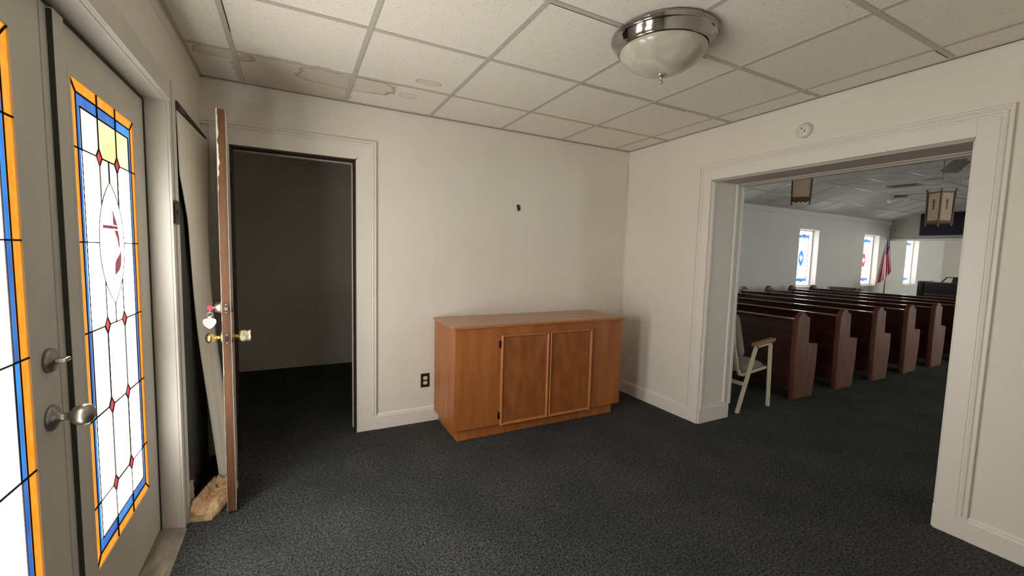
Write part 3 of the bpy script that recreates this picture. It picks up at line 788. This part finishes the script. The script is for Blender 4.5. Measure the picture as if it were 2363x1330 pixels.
cabdoor(lx(-1.618), lx(-1.200), (.705, .158)); cabdoor(lx(-1.190), lx(-.776), ())

# wall outlet
ou = tag(empty('wall_outlet', (-2.050, 0, .340)), 'dark brown outlet plate with two ivory sockets low on the back wall', 'outlet')
bm = bm_new(); box(bm, -.036, .036, -.005, -.0004, -.057, .057); obj('cover_plate', bm, 'brownplate', ou, bevel=.002)
for dz in (.0195, -.0195):
    bm = bm_new(); pts = [(x * .0175, max(-.0135, min(.0135, z * .0175)) + dz) for x, z in arc(0, 0, 1, 0, 2 * PI, 28)[:-1]]
    prism(bm, pts, 'y', -.0072, -.004); so = obj('socket', bm, 'ivory', ou)
    bm = bm_new(); box(bm, -.0075, -.0052, -.0078, -.007, dz - .001, dz + .008); box(bm, .0052, .0075, -.0078, -.007, dz, dz + .007); prism(bm, arc(0, dz - .007, .0028, 0, 2 * PI, 12)[:-1], 'y', -.0078, -.007)
    obj('slot', bm, 'black', so)
# leftover hook on the wall
bm = bm_new(); prism(bm, [(-.014, .028), (.008, .028), (.012, .018), (.020, -.010), (.004, -.030), (-.004, -.018)], 'y', -.012, 0)
for v in bm.verts: v.co += Vector((-1.240, 0, 1.778))
tag(obj('wall_hook', bm, 'black', bevel=.002), 'small black hook left on the bare white wall above the cabinet', 'hook')

# detector over the opening
de = tag(empty('smoke_detector', (0, -1.640, 2.228)), 'round white smoke detector above the nave opening', 'smoke detector')
bm = bm_new(); lathe(bm, [(.001, -.001), (.046, -.001), (.046, -.008), (.045, -.024), (.041, -.030), (.018, -.033), (.001, -.033)], 48, axis='x'); obj('housing', bm, 'whiteplastic', de)
bm = bm_new()
for y, z in ((.006, .014), (-.012, -.006)): lathe(bm, [(.0005, -.0345), (.0042, -.0345), (.0042, -.030)], 14, axis='x', c=(0, y, z))
obj('vent_hole', bm, 'black', de)

# ------------------------------------------------------------------ NAVE shell
WZ0, WZ1 = .79, 2.12
wins = [(7.24, 7.86), (10.18, 10.78), (12.62, 13.20), (3.9, 4.5), (1.2, 1.8)]  # last two are out of view, added to light the nave
def wall_with_windows(bm, y0, y1, ws, x0, x1, h):
    cur = x0
    for a, b in sorted(ws):
        box(bm, cur, a, y0, y1, 0, h); box(bm, a, b, y0, y1, 0, WZ0); box(bm, a, b, y0, y1, WZ1, h); cur = b
    box(bm, cur, x1, y0, y1, 0, h)
WR = [(a, a + .80) for a, _ in wins]
bm = bm_new(); wall_with_windows(bm, NY1, NY1 + .20, WR, T, NXE, 2.62); struct('wall_nave_left', bm, 'navewall', label='grey white nave side wall with narrow stained glass windows')
WO = [(2.2, 3.0), (4.7, 5.5), (7.24, 8.04), (10.18, 10.98), (11.8, 13.2), (13.45, 14.95)]  # unseen windows, added to bring light to nave and chancel
bm = bm_new(); wall_with_windows(bm, NY0 - .20, NY0, WO, T, NXE, 2.62); struct('wall_nave_right', bm, 'navewall')
bm = bm_new(); box(bm, NXE, NXE + .1, NY0 - .2, NY1 + .2, 0, 3.0); struct('wall_chancel_back', bm, 'chancelwall', label='pale back wall of the chancel')
# bulkhead above chancel opening with ledge
bm = bm_new(); box(bm, NXB, NXB + .15, NY0, NY1, 2.04, 3.0); struct('wall_bulkhead', bm, M['bulkpaint'], label='bulkhead wall above the chancel opening')
bm = bm_new(); box(bm, NXB - .03, NXB + .18, NY0, NY1, 2.00, 2.045); struct('trim_15', bm, 'trim')
bm = bm_new(); prism(bm, [(0, 2.42), (.018, 2.42), (.018, 2.56), (0, 2.56)], 'x', T, NXB)
for v in bm.verts: v.co.y = NY1 - v.co.y
struct('trim_16', bm, 'navewall')
# vaulted nave ceiling: sloped sides, flat centre
ZE, ZT, YS = 2.525, 2.86, 1.13
prof = [(NY1, ZE), (YS, ZT), (-3.4 - YS, ZT), (NY0, ZE)]
bm = bm_new(); prism(bm, prof + [(NY0, ZE + .05), (-3.4 - YS, ZT + .05), (YS, ZT + .05), (NY1, ZE + .05)], 'x', T, NXB)
nc = struct('ceiling_nave', bm, 'navetile', label='grey white tiled nave ceiling with sloping sides')
bm = bm_new()
def zc(y):
    for (a, za), (b, zb) in zip(prof, prof[1:]):
        if b <= y <= a: return za + (zb - za) * (a - y) / (a - b)
    return ZE
x = T + .5
while x < NXB:
    for (a, za), (b, zb) in zip(prof, prof[1:]): 
        vs = [(x - .012, a, za - .004), (x + .012, a, za - .004), (x + .012, b, zb - .004), (x - .012, b, zb - .004)]; poly(bm, vs)
    x += .61
for y in [YS + .56, YS] + [YS - .61 * i for i in range(1, 11)]:
    poly(bm, [(T, y - .012, zc(y - .012) - .003), (NXB, y - .012, zc(y - .012) - .003), (NXB, y + .012, zc(y + .012) - .003), (T, y + .012, zc(y + .012) - .003)])
obj('ceiling_grid', bm, 'navegrid', nc)
bm = bm_new(); box(bm, NXB + .15, NXE + .1, NY0 - .2, NY1 + .2, 2.62, 2.66); struct('ceiling_chancel', bm, 'navewall')

# nave windows
def nave_window(name, x0, x1, y, s, vcol, white='n_white'):
    """s=+1: wall at larger y (left side), pane set back from the inner face"""
    w = empty(name, ((x0 + x1) / 2, y, 0)); w['kind'] = 'structure'
    hw = (x1 - x0) / 2; yy = s * .13
    bm = bm_new()
    for a, b in ((-hw - .001, -hw + .035), (hw - .035, hw + .001)): box(bm, a, b, min(yy, yy + s * .04), max(yy, yy + s * .04), WZ0, WZ1)
    for a, b in ((WZ0, WZ0 + .035), (WZ1 - .035, WZ1)): box(bm, -hw + .035, hw - .035, min(yy, yy + s * .04), max(yy, yy + s * .04), a, b)
    obj('window_frame', bm, 'trim', w)
    bm = bm_new(); Y = yy + s * .02
    a, b = -hw + .035, hw - .035; z0, z1 = WZ0 + .035, WZ1 - .035
    def q(xa, xb, za, zb, mi, d=0): poly(bm, [(xa, Y - s * d, za), (xb, Y - s * d, za), (xb, Y - s * d, zb), (xa, Y - s * d, zb)], mi)
    e = .10
    q(a, b, z0, z0 + .09, 0); q(a, b, z1 - .09, z1, 0); q(a, a + e, z0 + .09, z1 - .09, 0); q(b - e, b, z0 + .09, z1 - .09, 0); q(a + e, b - e, z0 + .15, z1 - .15, 0)
    q(a + e, b - e, z0 + .09, z0 + .15, 1); q(a + e, b - e, z1 - .15, z1 - .09, 1)
    for xa in (a + e - .014, b - e - .012): q(xa, xa + .026, z0 + .09, z1 - .09, 4, .0015)
    for k in range(4):
        xa = a + e * .5 + (b - a - e) * k / 4
        if k % 2 == 0:
            q(xa, xa + .12, z0 + .066, z0 + .09, 2, .001); q(xa, xa + .12, z1 - .09, z1 - .066, 2, .001)
    vz, vh, vw = (z0 + z1) / 2, .20, .105
    Rv = (vh * vh + vw * vw) / (2 * vw); am = math.asin(vh / Rv)
    rt = [(-(Rv - vw) + Rv * math.cos(t_), vz + Rv * math.sin(t_)) for t_ in [am - 2 * am * i / 20 for i in range(21)]]
    vs = rt + [(-p[0], p[1]) for p in rt[::-1]][1:-1]
    poly(bm, [(p[0], Y - s * .002, p[1]) for p in vs], 3)
    # white dove in the oval
    dv = [(-.065, .03), (-.02, .035), (-.012, .075), (.0, .045), (.02, .07), (.025, .03), (.066, .03), (.045, -.02), (.015, -.03), (.018, -.075), (-.002, -.055), (-.022, -.07), (-.018, -.03), (-.05, -.02)]
    poly(bm, [(px, Y - s * .004, vz + pz) for px, pz in dv], 0)
    obj('stained_glass', bm, [white, 'g_sky', 'g_red', vcol, 'g_blue'], w)
    bm = bm_new()
    def came(p, q_): tube(bm, [(p[0], Y - s * .004, p[1]), (q_[0], Y - s * .004, q_[1])], .003, 5)
    for xa in (a + e, b - e): came((xa, z0), (xa, z1))
    for za in (z0 + .09, z0 + .15, z1 - .09, z1 - .15): came((a, za), (b, za))
    for za in (vz + .34, vz - .34): came((-.008, za - .02), (.012, za + .02))
    obj('lead_came', bm, 'lead', w)
    return w
M['n_white'] = glow('nave_opal_glass', (1, .99, .95), 3.5)
M['s_white'] = glow('unseen_side_fill_glass', (1, .99, .95), 8.0)  # stronger glow for the added unseen far side windows
M['c_white'] = glow('unseen_chancel_fill_glass', (1, .98, .92), 18.0)  # strongest glow, for the added unseen chancel windows
M['n_blank'] = glow('nave_clear_pane', (1, .99, .95), .95)
for i, (a, b) in enumerate(WR): nave_window('window_%d' % (i + 1), a, b, NY1, 1, ['g_sky', 'g_red', 'n_blank', 'g_sky', 'g_red'][i])  # the last two are out of view, added to light the nave
for i, (a, b) in enumerate(WO): nave_window('window_%d' % (i + 6), a, b, NY0, -1, ['g_sky', 'g_red'][i % 2], 'c_white' if a > NXB else 's_white')  # out-of-view windows added as light sources

# ------------------------------------------------------------------ pews
PY0, PY1 = -.957, 1.84
def end_panel(bm, y0, y1):
    prism(bm, [(.062 + x * .855, z) for x, z in [(0, 0), (-.012, .42), (-.012, .805), (.020, .840), (.075, .876), (.120, .874), (.175, .835), (.235, .818), (.245, .570), (.262, .555), (.425, .547), (.440, .530), (.440, .30), (.400, 0)]], 'y', y0, y1)
pew = tag(empty('pew', (1.34, 0, 0)), '', 'pew', 'dark wooden pews facing the chancel')
bm = bm_new(); end_panel(bm, PY0, PY0 + .05); obj('end_panel', bm, 'pewend', pew, bevel=.006)
bm = bm_new(); end_panel(bm, PY1 - .06, PY1); obj('end_panel', bm, 'pewend', pew, bevel=.006)
bm = bm_new(); prism(bm, [(.065, .10), (.09, .10), (.115, .79), (.085, .79)], 'y', PY0 + .045, PY1 - .055); obj('backrest', bm, 'pew', pew)
bm = bm_new(); prism(bm, [(.065, .780), (.060, .796), (.070, .808), (.125, .808), (.136, .796), (.132, .780)], 'y', PY0 + .045, PY1 - .055); obj('top_rail', bm, 'pew', pew, bevel=.004)
bm = bm_new(); prism(bm, [(.060, .425), (.400, .445), (.418, .430), (.400, .410), (.060, .395)], 'y', PY0 + .045, PY1 - .055); obj('seat', bm, 'pew', pew)
order = ['rearmost pew, right behind the cream armchair', 'pew in the second row from the rear', 'pew in the third row from the rear', 'pew in the fourth row from the rear',
         'pew in the fifth row, aisle end nearest the opening jamb', 'pew in the third row from the front', 'pew in the second row from the front', 'front pew, nearest the black organ']
pew['label'] = 'dark cherry wood ' + order[0]
for k in range(1, 8): dup(pew, (1.34 + .8 * k, 0, 0), 'dark cherry wood ' + order[k])

# ------------------------------------------------------------------ cream steel armchair beside the opening
ch = tag(empty('armchair', (.538, -.962, 0)), 'cream steel framed armchair with taupe padding and wooden arms beside the opening', 'armchair')
CWD = .54
def rect_tube(bm, pts, y0, y1, t):
    """flat steel tube in the x-z plane between y0 and y1"""
    for (a, b) in zip(pts, pts[1:]):
        d = Vector((b[0] - a[0], b[1] - a[1])); n_ = Vector((-d.y, d.x)).normalized() * t / 2; e = d.normalized() * t * .35
        A = Vector(a) - e; B_ = Vector(b) + e
        prism(bm, [tuple(A + n_), tuple(B_ + n_), tuple(B_ - n_), tuple(A - n_)], 'y', y0, y1)
for side, (y0, y1) in enumerate(((0, .026), (CWD - .026, CWD))):
    bm = bm_new(); rect_tube(bm, [(.012, .004), (.225, .590)], y0, y1, .032); obj('leg', bm, 'cream', ch, bevel=.004)
    bm = bm_new(); rect_tube(bm, [(.468, .004), (.440, .605)], y0, y1, .030); lf = obj('leg', bm, 'cream', ch, bevel=.004)
    if side == 0:
        for z in (.075, .20):
            bm = bm_new(); lathe(bm, [(.001, -.002), (.006, -.002), (.006, .001)], 12, axis='y', c=(.465 - .028 * z / .6, 0, z)); obj('bolt', bm, 'black', lf)
    bm = bm_new(); rect_tube(bm, [(.225, .590), (.440, .612)], y0, y1, .022); obj('arm_support', bm, 'cream', ch)
    bm = bm_new(); prism(bm, [(.185, .596), (.190, .622), (.480, .655), (.486, .640), (.470, .622)], 'y', y0 - .012, y1 + .014); obj('arm_pad', bm, 'armwood', ch, bevel=.006)
    yy0, yy1 = (y1 + .002, y1 + .026) if side == 0 else (y0 - .026, y0 - .002)
    bm = bm_new(); rect_tube(bm, [(-.085, .835), (-.045, .60), (.015, .40), (.050, .345), (.090, .335), (.425, .372)], yy0, yy1, .024); obj('side_frame', bm, 'cream', ch, bevel=.004)
bm = bm_new()
sheet(bm, lambda u, v: (.085 + .365 * u, .055 + (CWD - .11) * v, .352 + .035 * u + .085 * (math.sin(PI * min(1, max(0, u))) ** .35) * (math.sin(PI * v) ** .3) * .85), 16, 14)
box(bm, .09, .435, .058, CWD - .058, .348, .372)
obj('seat', bm, 'upholstery', ch)
bm = bm_new()
bk = [(-.105, .600), (-.155, .70), (-.152, .80), (-.125, .868), (-.095, .880), (-.060, .855), (-.028, .78), (-.010, .70), (.020, .600), (.035, .540), (.020, .505), (-.010, .50), (-.040, .52)]
bk = [(-.060, .56), (-.085, .66), (-.118, .77), (-.140, .85), (-.130, .885), (-.100, .895), (-.068, .868), (-.040, .79), (-.012, .70), (.018, .61), (.036, .545), (.028, .515), (.0, .505), (-.035, .52)]
prism(bm, [(px + .075, pz) for px, pz in bk], 'y', .040, CWD - .040); obj('backrest', bm, 'upholstery', ch, bevel=.02, seg=4)
bm = bm_new(); rect_tube(bm, [(.098, .24), (.099, .262)], .02, CWD - .02, .018); obj('stretcher', bm, 'cream', ch)
bm = bm_new(); tube(bm, [(-.082, .03, .83), (-.082, CWD - .03, .83)], .011, 8); obj('back_crossbar', bm, 'cream', ch)

# ------------------------------------------------------------------ lanterns
def lantern(loc, rz, side, hgt, label, stem, cz=.60):
    r = tag(empty('pendant_lantern', loc, rz), label, 'pendant light', 'pendant lanterns in the nave')
    h = side / 2; t = .011
    for sx in (-1, 1):
        for sy in (-1, 1):
            bm = bm_new()
            pr_ = [(-.5, -.06), (.5, -.06), (.5, .04), (.5, hgt), (.9, hgt + .05), (-.1, hgt + .035)]
            A = []
            def ring(z, off, tt): return [bm.verts.new((sx * (h + off) + a * tt, sy * (h + off) + b * tt, z)) for a, b in ((-1, -1), (1, -1), (1, 1), (-1, 1))]
            rings = [ring(-.06, .0, t * .6), ring(0, .002, t * .8), ring(hgt * .5, .004, t * .75), ring(hgt, .007, t * .8), ring(hgt + .045, .015, t * .45)]
            for p, q_ in zip(rings, rings[1:]):
                for i in range(4): bm.faces.new([p[i], p[(i + 1) % 4], q_[(i + 1) % 4], q_[i]])
            bm.faces.new(rings[0]); bm.faces.new(rings[-1][::-1])
            obj('post', bm, 'lantern_wood', r)
    for k in range(4):
        a = k * PI / 2; R_ = Matrix.Rotation(a, 4, 'Z')
        bm = bm_new(); box(bm, -h + .012, h - .012, -h - .002, -h + .002, .005, hgt - .005)
        bmesh.ops.transform(bm, matrix=R_, verts=bm.verts); pn = obj('panel', bm, 'opal', r)
        bm = bm_new(); zc_ = hgt * cz
        box(bm, -.006, .006, -h - .007, -h - .002, zc_ - .075, zc_ + .060); box(bm, -.018, .018, -h - .007, -h - .002, zc_ + .022, zc_ + .034)
        bmesh.ops.transform(bm, matrix=R_, verts=bm.verts); obj('cross', bm, 'lantern_wood', pn)
    for z0, z1 in ((-.012, .010), (hgt - .012, hgt + .004)):
        bm = bm_new()
        for k in range(4):
            b2 = bm_new(); 
            if z0 < 0: prism(b2, [(-h, z1), (-h, z0), (-h * .5, z0 - .022), (-h * .15, z0 - .006), (0, z0 - .026), (h * .15, z0 - .006), (h * .5, z0 - .022), (h, z0), (h, z1)], 'y', -h - .008, -h + .004)
            else: box(b2, -h, h, -h - .008, -h + .004, z0, z1)
            bmesh.ops.transform(b2, matrix=Matrix.Rotation(k * PI / 2, 4, 'Z'), verts=b2.verts)
            me_ = bpy.data.meshes.new('tmp'); b2.to_mesh(me_); b2.free(); bm.from_mesh(me_); bpy.data.meshes.remove(me_)
        obj('rim', bm, 'lantern_wood', r)
    bm = bm_new(); tube(bm, [(0, 0, .10), (0, 0, stem)], .006, 8); lathe(bm, [(.001, stem - .03), (.03, stem - .03), (.055, stem - .004), (.055, stem), (.001, stem)], 20)
    for a in (0, PI / 2): tube(bm, [(-h * math.cos(a), -h * math.sin(a), hgt), (h * math.cos(a), h * math.sin(a), hgt)], .005, 6)
    obj('stem', bm, 'gold', r)
    return r
# the far lantern hangs corner towards the camera
lantern((4.665, -.865, 1.955), math.radians(62.4), .170, .385, 'cream panelled wooden lantern hanging in front of the dark wall cloth', ZT - 1.955)
lantern((2.117, -.494, 2.085), math.radians(28.6), .170, .385, 'cream panelled wooden lantern nearest the opening, its top hidden by the head', ZT - 2.085, .80)

# ------------------------------------------------------------------ ceiling fan
fan = tag(empty('ceiling_fan', (3.46, -1.43, ZT)), 'ceiling fan with grey brown blades, mostly hidden by the opening head', 'ceiling fan')
bm = bm_new(); lathe(bm, [(.001, 0), (.07, 0), (.06, -.05), (.015, -.06), (.015, -.16), (.07, -.18), (.09, -.23), (.09, -.29), (.06, -.32), (.001, -.32)], 32); obj('motor', bm, 'whiteplastic', fan)
a0 = math.atan2(-.98 + 1.43, 4.44 - 3.46)
for k in range(5):
    bm = bm_new()
    pts = [(.08, -.02), (.25, -.02), (.30, -.070), (1.02, -.085), (1.09, -.06), (1.09, .06), (1.02, .085), (.30, .070), (.25, .02), (.08, .02)]
    prism(bm, pts, 'z', -.005, .005)
    bmesh.ops.transform(bm, matrix=Matrix.Rotation(a0 + k * 2 * PI / 5, 4, 'Z') @ Matrix.Translation((0, 0, -.30)) @ Matrix.Rotation(math.radians(10), 4, 'X'), verts=bm.verts)
    obj('blade', bm, 'fan', fan)

# ceiling vent, speaker, detector, spotlights
ve = tag(empty('ceiling_vent', (7.30, .50, ZT)), 'dark louvred vent in the nave ceiling', 'vent')
bm = bm_new(); box(bm, -.14, .14, -.23, .23, -.010, -.004); obj('vent_frame', bm, 'fan', ve)
bm = bm_new()
for i in range(7):
    y = -.18 + .06 * i; prism(bm, [(y, -.014), (y + .040, -.0105), (y + .040, -.012), (y, -.0165)], 'x', -.12, .12)
obj('louvre', bm, 'black', ve)
bm = bm_new(); lathe(bm, [(.001, -.006), (.13, -.006), (.13, -.014), (.12, -.018), (.001, -.018)], 36, c=(6.93, -.07, ZT)); tag(obj('ceiling_speaker', bm, 'grid'), 'round grey ceiling speaker beside the dark vent', 'speaker')
bm = bm_new(); lathe(bm, [(.001, -.004), (.04, -.004), (.045, -.03), (.03, -.07), (.001, -.075)], 20, c=(7.29, -.34, ZT)); tag(obj('smoke_detector', bm, 'whiteplastic'), 'small white detector on the nave ceiling near the opening jamb', 'smoke detector')
sp = tag(empty('spotlight', (8.70, 1.04, ZT)), 'grey twin spotlight fitting with white heads on the nave ceiling', 'spotlight')
bm = bm_new(); box(bm, -.06, .06, -.10, .10, -.05, -.004); obj('base', bm, 'fan', sp, bevel=.01)
for y in (-.12, .13):
    bm = bm_new(); tube(bm, [(0, y * .6, -.04), (-.03, y, -.09), (-.13, y * 1.2, -.13)], [.010, .034, .045], 14); obj('lamp_head', bm, 'whiteplastic', sp)

# dark cloth on bulkhead
bm = bm_new(); sheet(bm, lambda u, v: (NXB - .02 - .004 * math.sin(u * 90), 1.62 - 6.6 * u, 2.125 + .565 * v), 120, 2)
tag(obj('wall_hanging', bm, 'cloth_dark', solid=.006), 'wide dark blue cloth panel on the bulkhead above the chancel', 'wall hanging')

# flag in the corner
fg = tag(empty('flag', (10.60, 1.905, 0)), 'American flag drooping on a gold tipped pole in the nave corner', 'flag')
bm = bm_new(); tube(bm, [(0, 0, .02), (0, 0, 2.36)], .013, 10); obj('pole', bm, 'gold', fg)
bm = bm_new(); lathe(bm, [(.001, 2.36), (.018, 2.365), (.012, 2.38), (.022, 2.40), (.014, 2.43), (.001, 2.46)], 14); obj('finial', bm, 'gold', fg)
bm = bm_new(); lathe(bm, [(.001, 0), (.15, 0), (.15, .03), (.05, .06), (.02, .10), (.001, .10)], 24); obj('stand', bm, 'gold', fg)
def flagpt(a, b):
    """a: 0 top edge .. 1 bottom edge along the hoist; b: 0 hoist .. 1 fly"""
    z = 2.30 - .40 * a - 1.12 * b - .06 * a * b
    spread = .03 * a * (1 - b) + b * (-.17 + .38 * a)
    xf = -.045 - .022 * math.sin(a * 15 + b * 2.5) * (.3 + b) - .04 * b
    return (xf, spread + .02 * math.sin(a * 9 + 1) * b, z)
def fmat(u, v):
    if u < 7 / 13 and v < .44: return 2
    return 0 if int(u * 13) % 2 == 0 else 1
bm = bm_new(); sheet(bm, flagpt, 52, 40, matfn=fmat)
fc = obj('flag_cloth', bm, ['flagred', 'flagwhite', 'flagblue'], fg)
bm = bm_new()
for i in range(9):
    for j in range(11):
        if (i + j) % 2: continue
        a = (i + .8) / 10 * 7 / 13; b = (j + .6) / 12 * .44
        p = Vector(flagpt(a, b)); p.x -= .006; s_ = .012
        poly(bm, [(p.x, p.y + s_ * (1 if k % 2 == 0 else .45) * math.cos(PI / 2 + k * PI / 5), p.z + s_ * (1 if k % 2 == 0 else .45) * math.sin(PI / 2 + k * PI / 5)) for k in range(10)])
        for f in bm.faces: f.smooth = False
obj('star', bm, 'flagwhite', fc)['kind'] = 'stuff'

# black organ console with music desk, and a brown rail in front
og = tag(empty('organ', (10.95, .52, 0)), 'black organ console with a raised music desk at the chancel', 'organ')
bm = bm_new(); box(bm, -.25, .35, -.66, .66, 0, .96); obj('case', bm, 'ebony', og, bevel=.01)
bm = bm_new(); box(bm, -.30, .38, .66, .76, 0, .975); obj('side_panel', bm, 'ebony', og, bevel=.012)
bm = bm_new(); box(bm, -.30, .38, -.76, -.66, 0, .975); obj('side_panel', bm, 'ebony', og, bevel=.012)
bm = bm_new()
for (a, b) in (((.42, .962), (.33, 1.085)), ((-.52, .962), (-.43, 1.085))):
    d = .014; prism(bm, [(a[0] - d, a[1]), (a[0] + d, a[1]), (b[0] + d, b[1]), (b[0] - d, b[1])], 'x', 0, .02)
prism(bm, [(.345, 1.075), (.345, 1.092), (-.05, 1.112), (-.445, 1.092), (-.445, 1.075)], 'x', 0, .02)
prism(bm, [(.25, .962), (.22, 1.08), (-.32, 1.08), (-.35, .962)], 'x', 0, .02)
obj('music_desk', bm, 'ebony', og)
rl = tag(empty('chancel_rail', (9.6, .17, 0)), 'low brown wooden panelled rail in front of the black organ', 'rail')
bm = bm_new(); box(bm, -.02, .02, -1.2, .62, 0, .70); obj('rail_panel', bm, 'walnut', rl)
bm = bm_new(); box(bm, -.05, .05, -1.22, .64, .70, .73); obj('rail_cap', bm, 'walnut', rl, bevel=.008)

# dark bench with rounded ends showing over the front pew
bc = tag(empty('bench', (8.20, 1.72, 0)), 'dark brown upholstered bench with rounded ends showing over the front pew', 'bench')
bm = bm_new(); box(bm, -.06, .06, -.24, .24, .30, .815); obj('backrest', bm, 'brownseat', bc, bevel=.03)
for sy in (-.28, .28):
    bm = bm_new(); prism(bm, [(-.10, 0), (-.10, .70), (-.06, .78), (0, .815), (.08, .78), (.12, .70), (.45, .55), (.48, 0)], 'y', sy - .05, sy + .05); obj('end_panel', bm, 'walnut', bc, bevel=.02)
bm = bm_new(); box(bm, .06, .46, -.23, .23, .34, .45); obj('seat', bm, 'brownseat', bc, bevel=.03)

# ------------------------------------------------------------------ world, camera, render look
w = bpy.data.worlds.new('sky'); S.world = w; w.use_nodes = True
bg = w.node_tree.nodes['Background']; bg.inputs[0].default_value = (.75, .85, 1, 1); bg.inputs[1].default_value = .6

cam = bpy.data.cameras.new('camera'); co = bpy.data.objects.new('camera', cam); COL.objects.link(co)
yaw, pitch, roll, F_PX = .4809, -.0809, .0259, 968.25
cy_, sy_, cp, sp_ = math.cos(yaw), math.sin(yaw), math.cos(pitch), math.sin(pitch)
fw = Vector((sy_ * cp, cy_ * cp, sp_)); rt = Vector((cy_, -sy_, 0)); up = rt.cross(fw)
r2 = rt * math.cos(roll) + up * math.sin(roll); u2 = -rt * math.sin(roll) + up * math.cos(roll)
co.matrix_world = Matrix(((r2.x, u2.x, -fw.x, -2.9818), (r2.y, u2.y, -fw.y, -3.2671), (r2.z, u2.z, -fw.z, 1.3775), (0, 0, 0, 1)))
cam.sensor_fit = 'HORIZONTAL'; cam.sensor_width = 36; cam.lens = F_PX / 2363 * 36; cam.clip_start = .02
S.camera = co

S.view_settings.view_transform = 'Standard'; S.view_settings.look = 'None'; S.view_settings.gamma = 1; S.view_settings.use_curve_mapping = False
S.view_settings.exposure = 0.32
c = S.cycles
c.use_denoising = True; c.max_bounces = 12; c.diffuse_bounces = 8; c.glossy_bounces = 4; c.transmission_bounces = 6
c.sample_clamp_indirect = 6; c.caustics_reflective = False; c.caustics_refractive = False; c.blur_glossy = 1
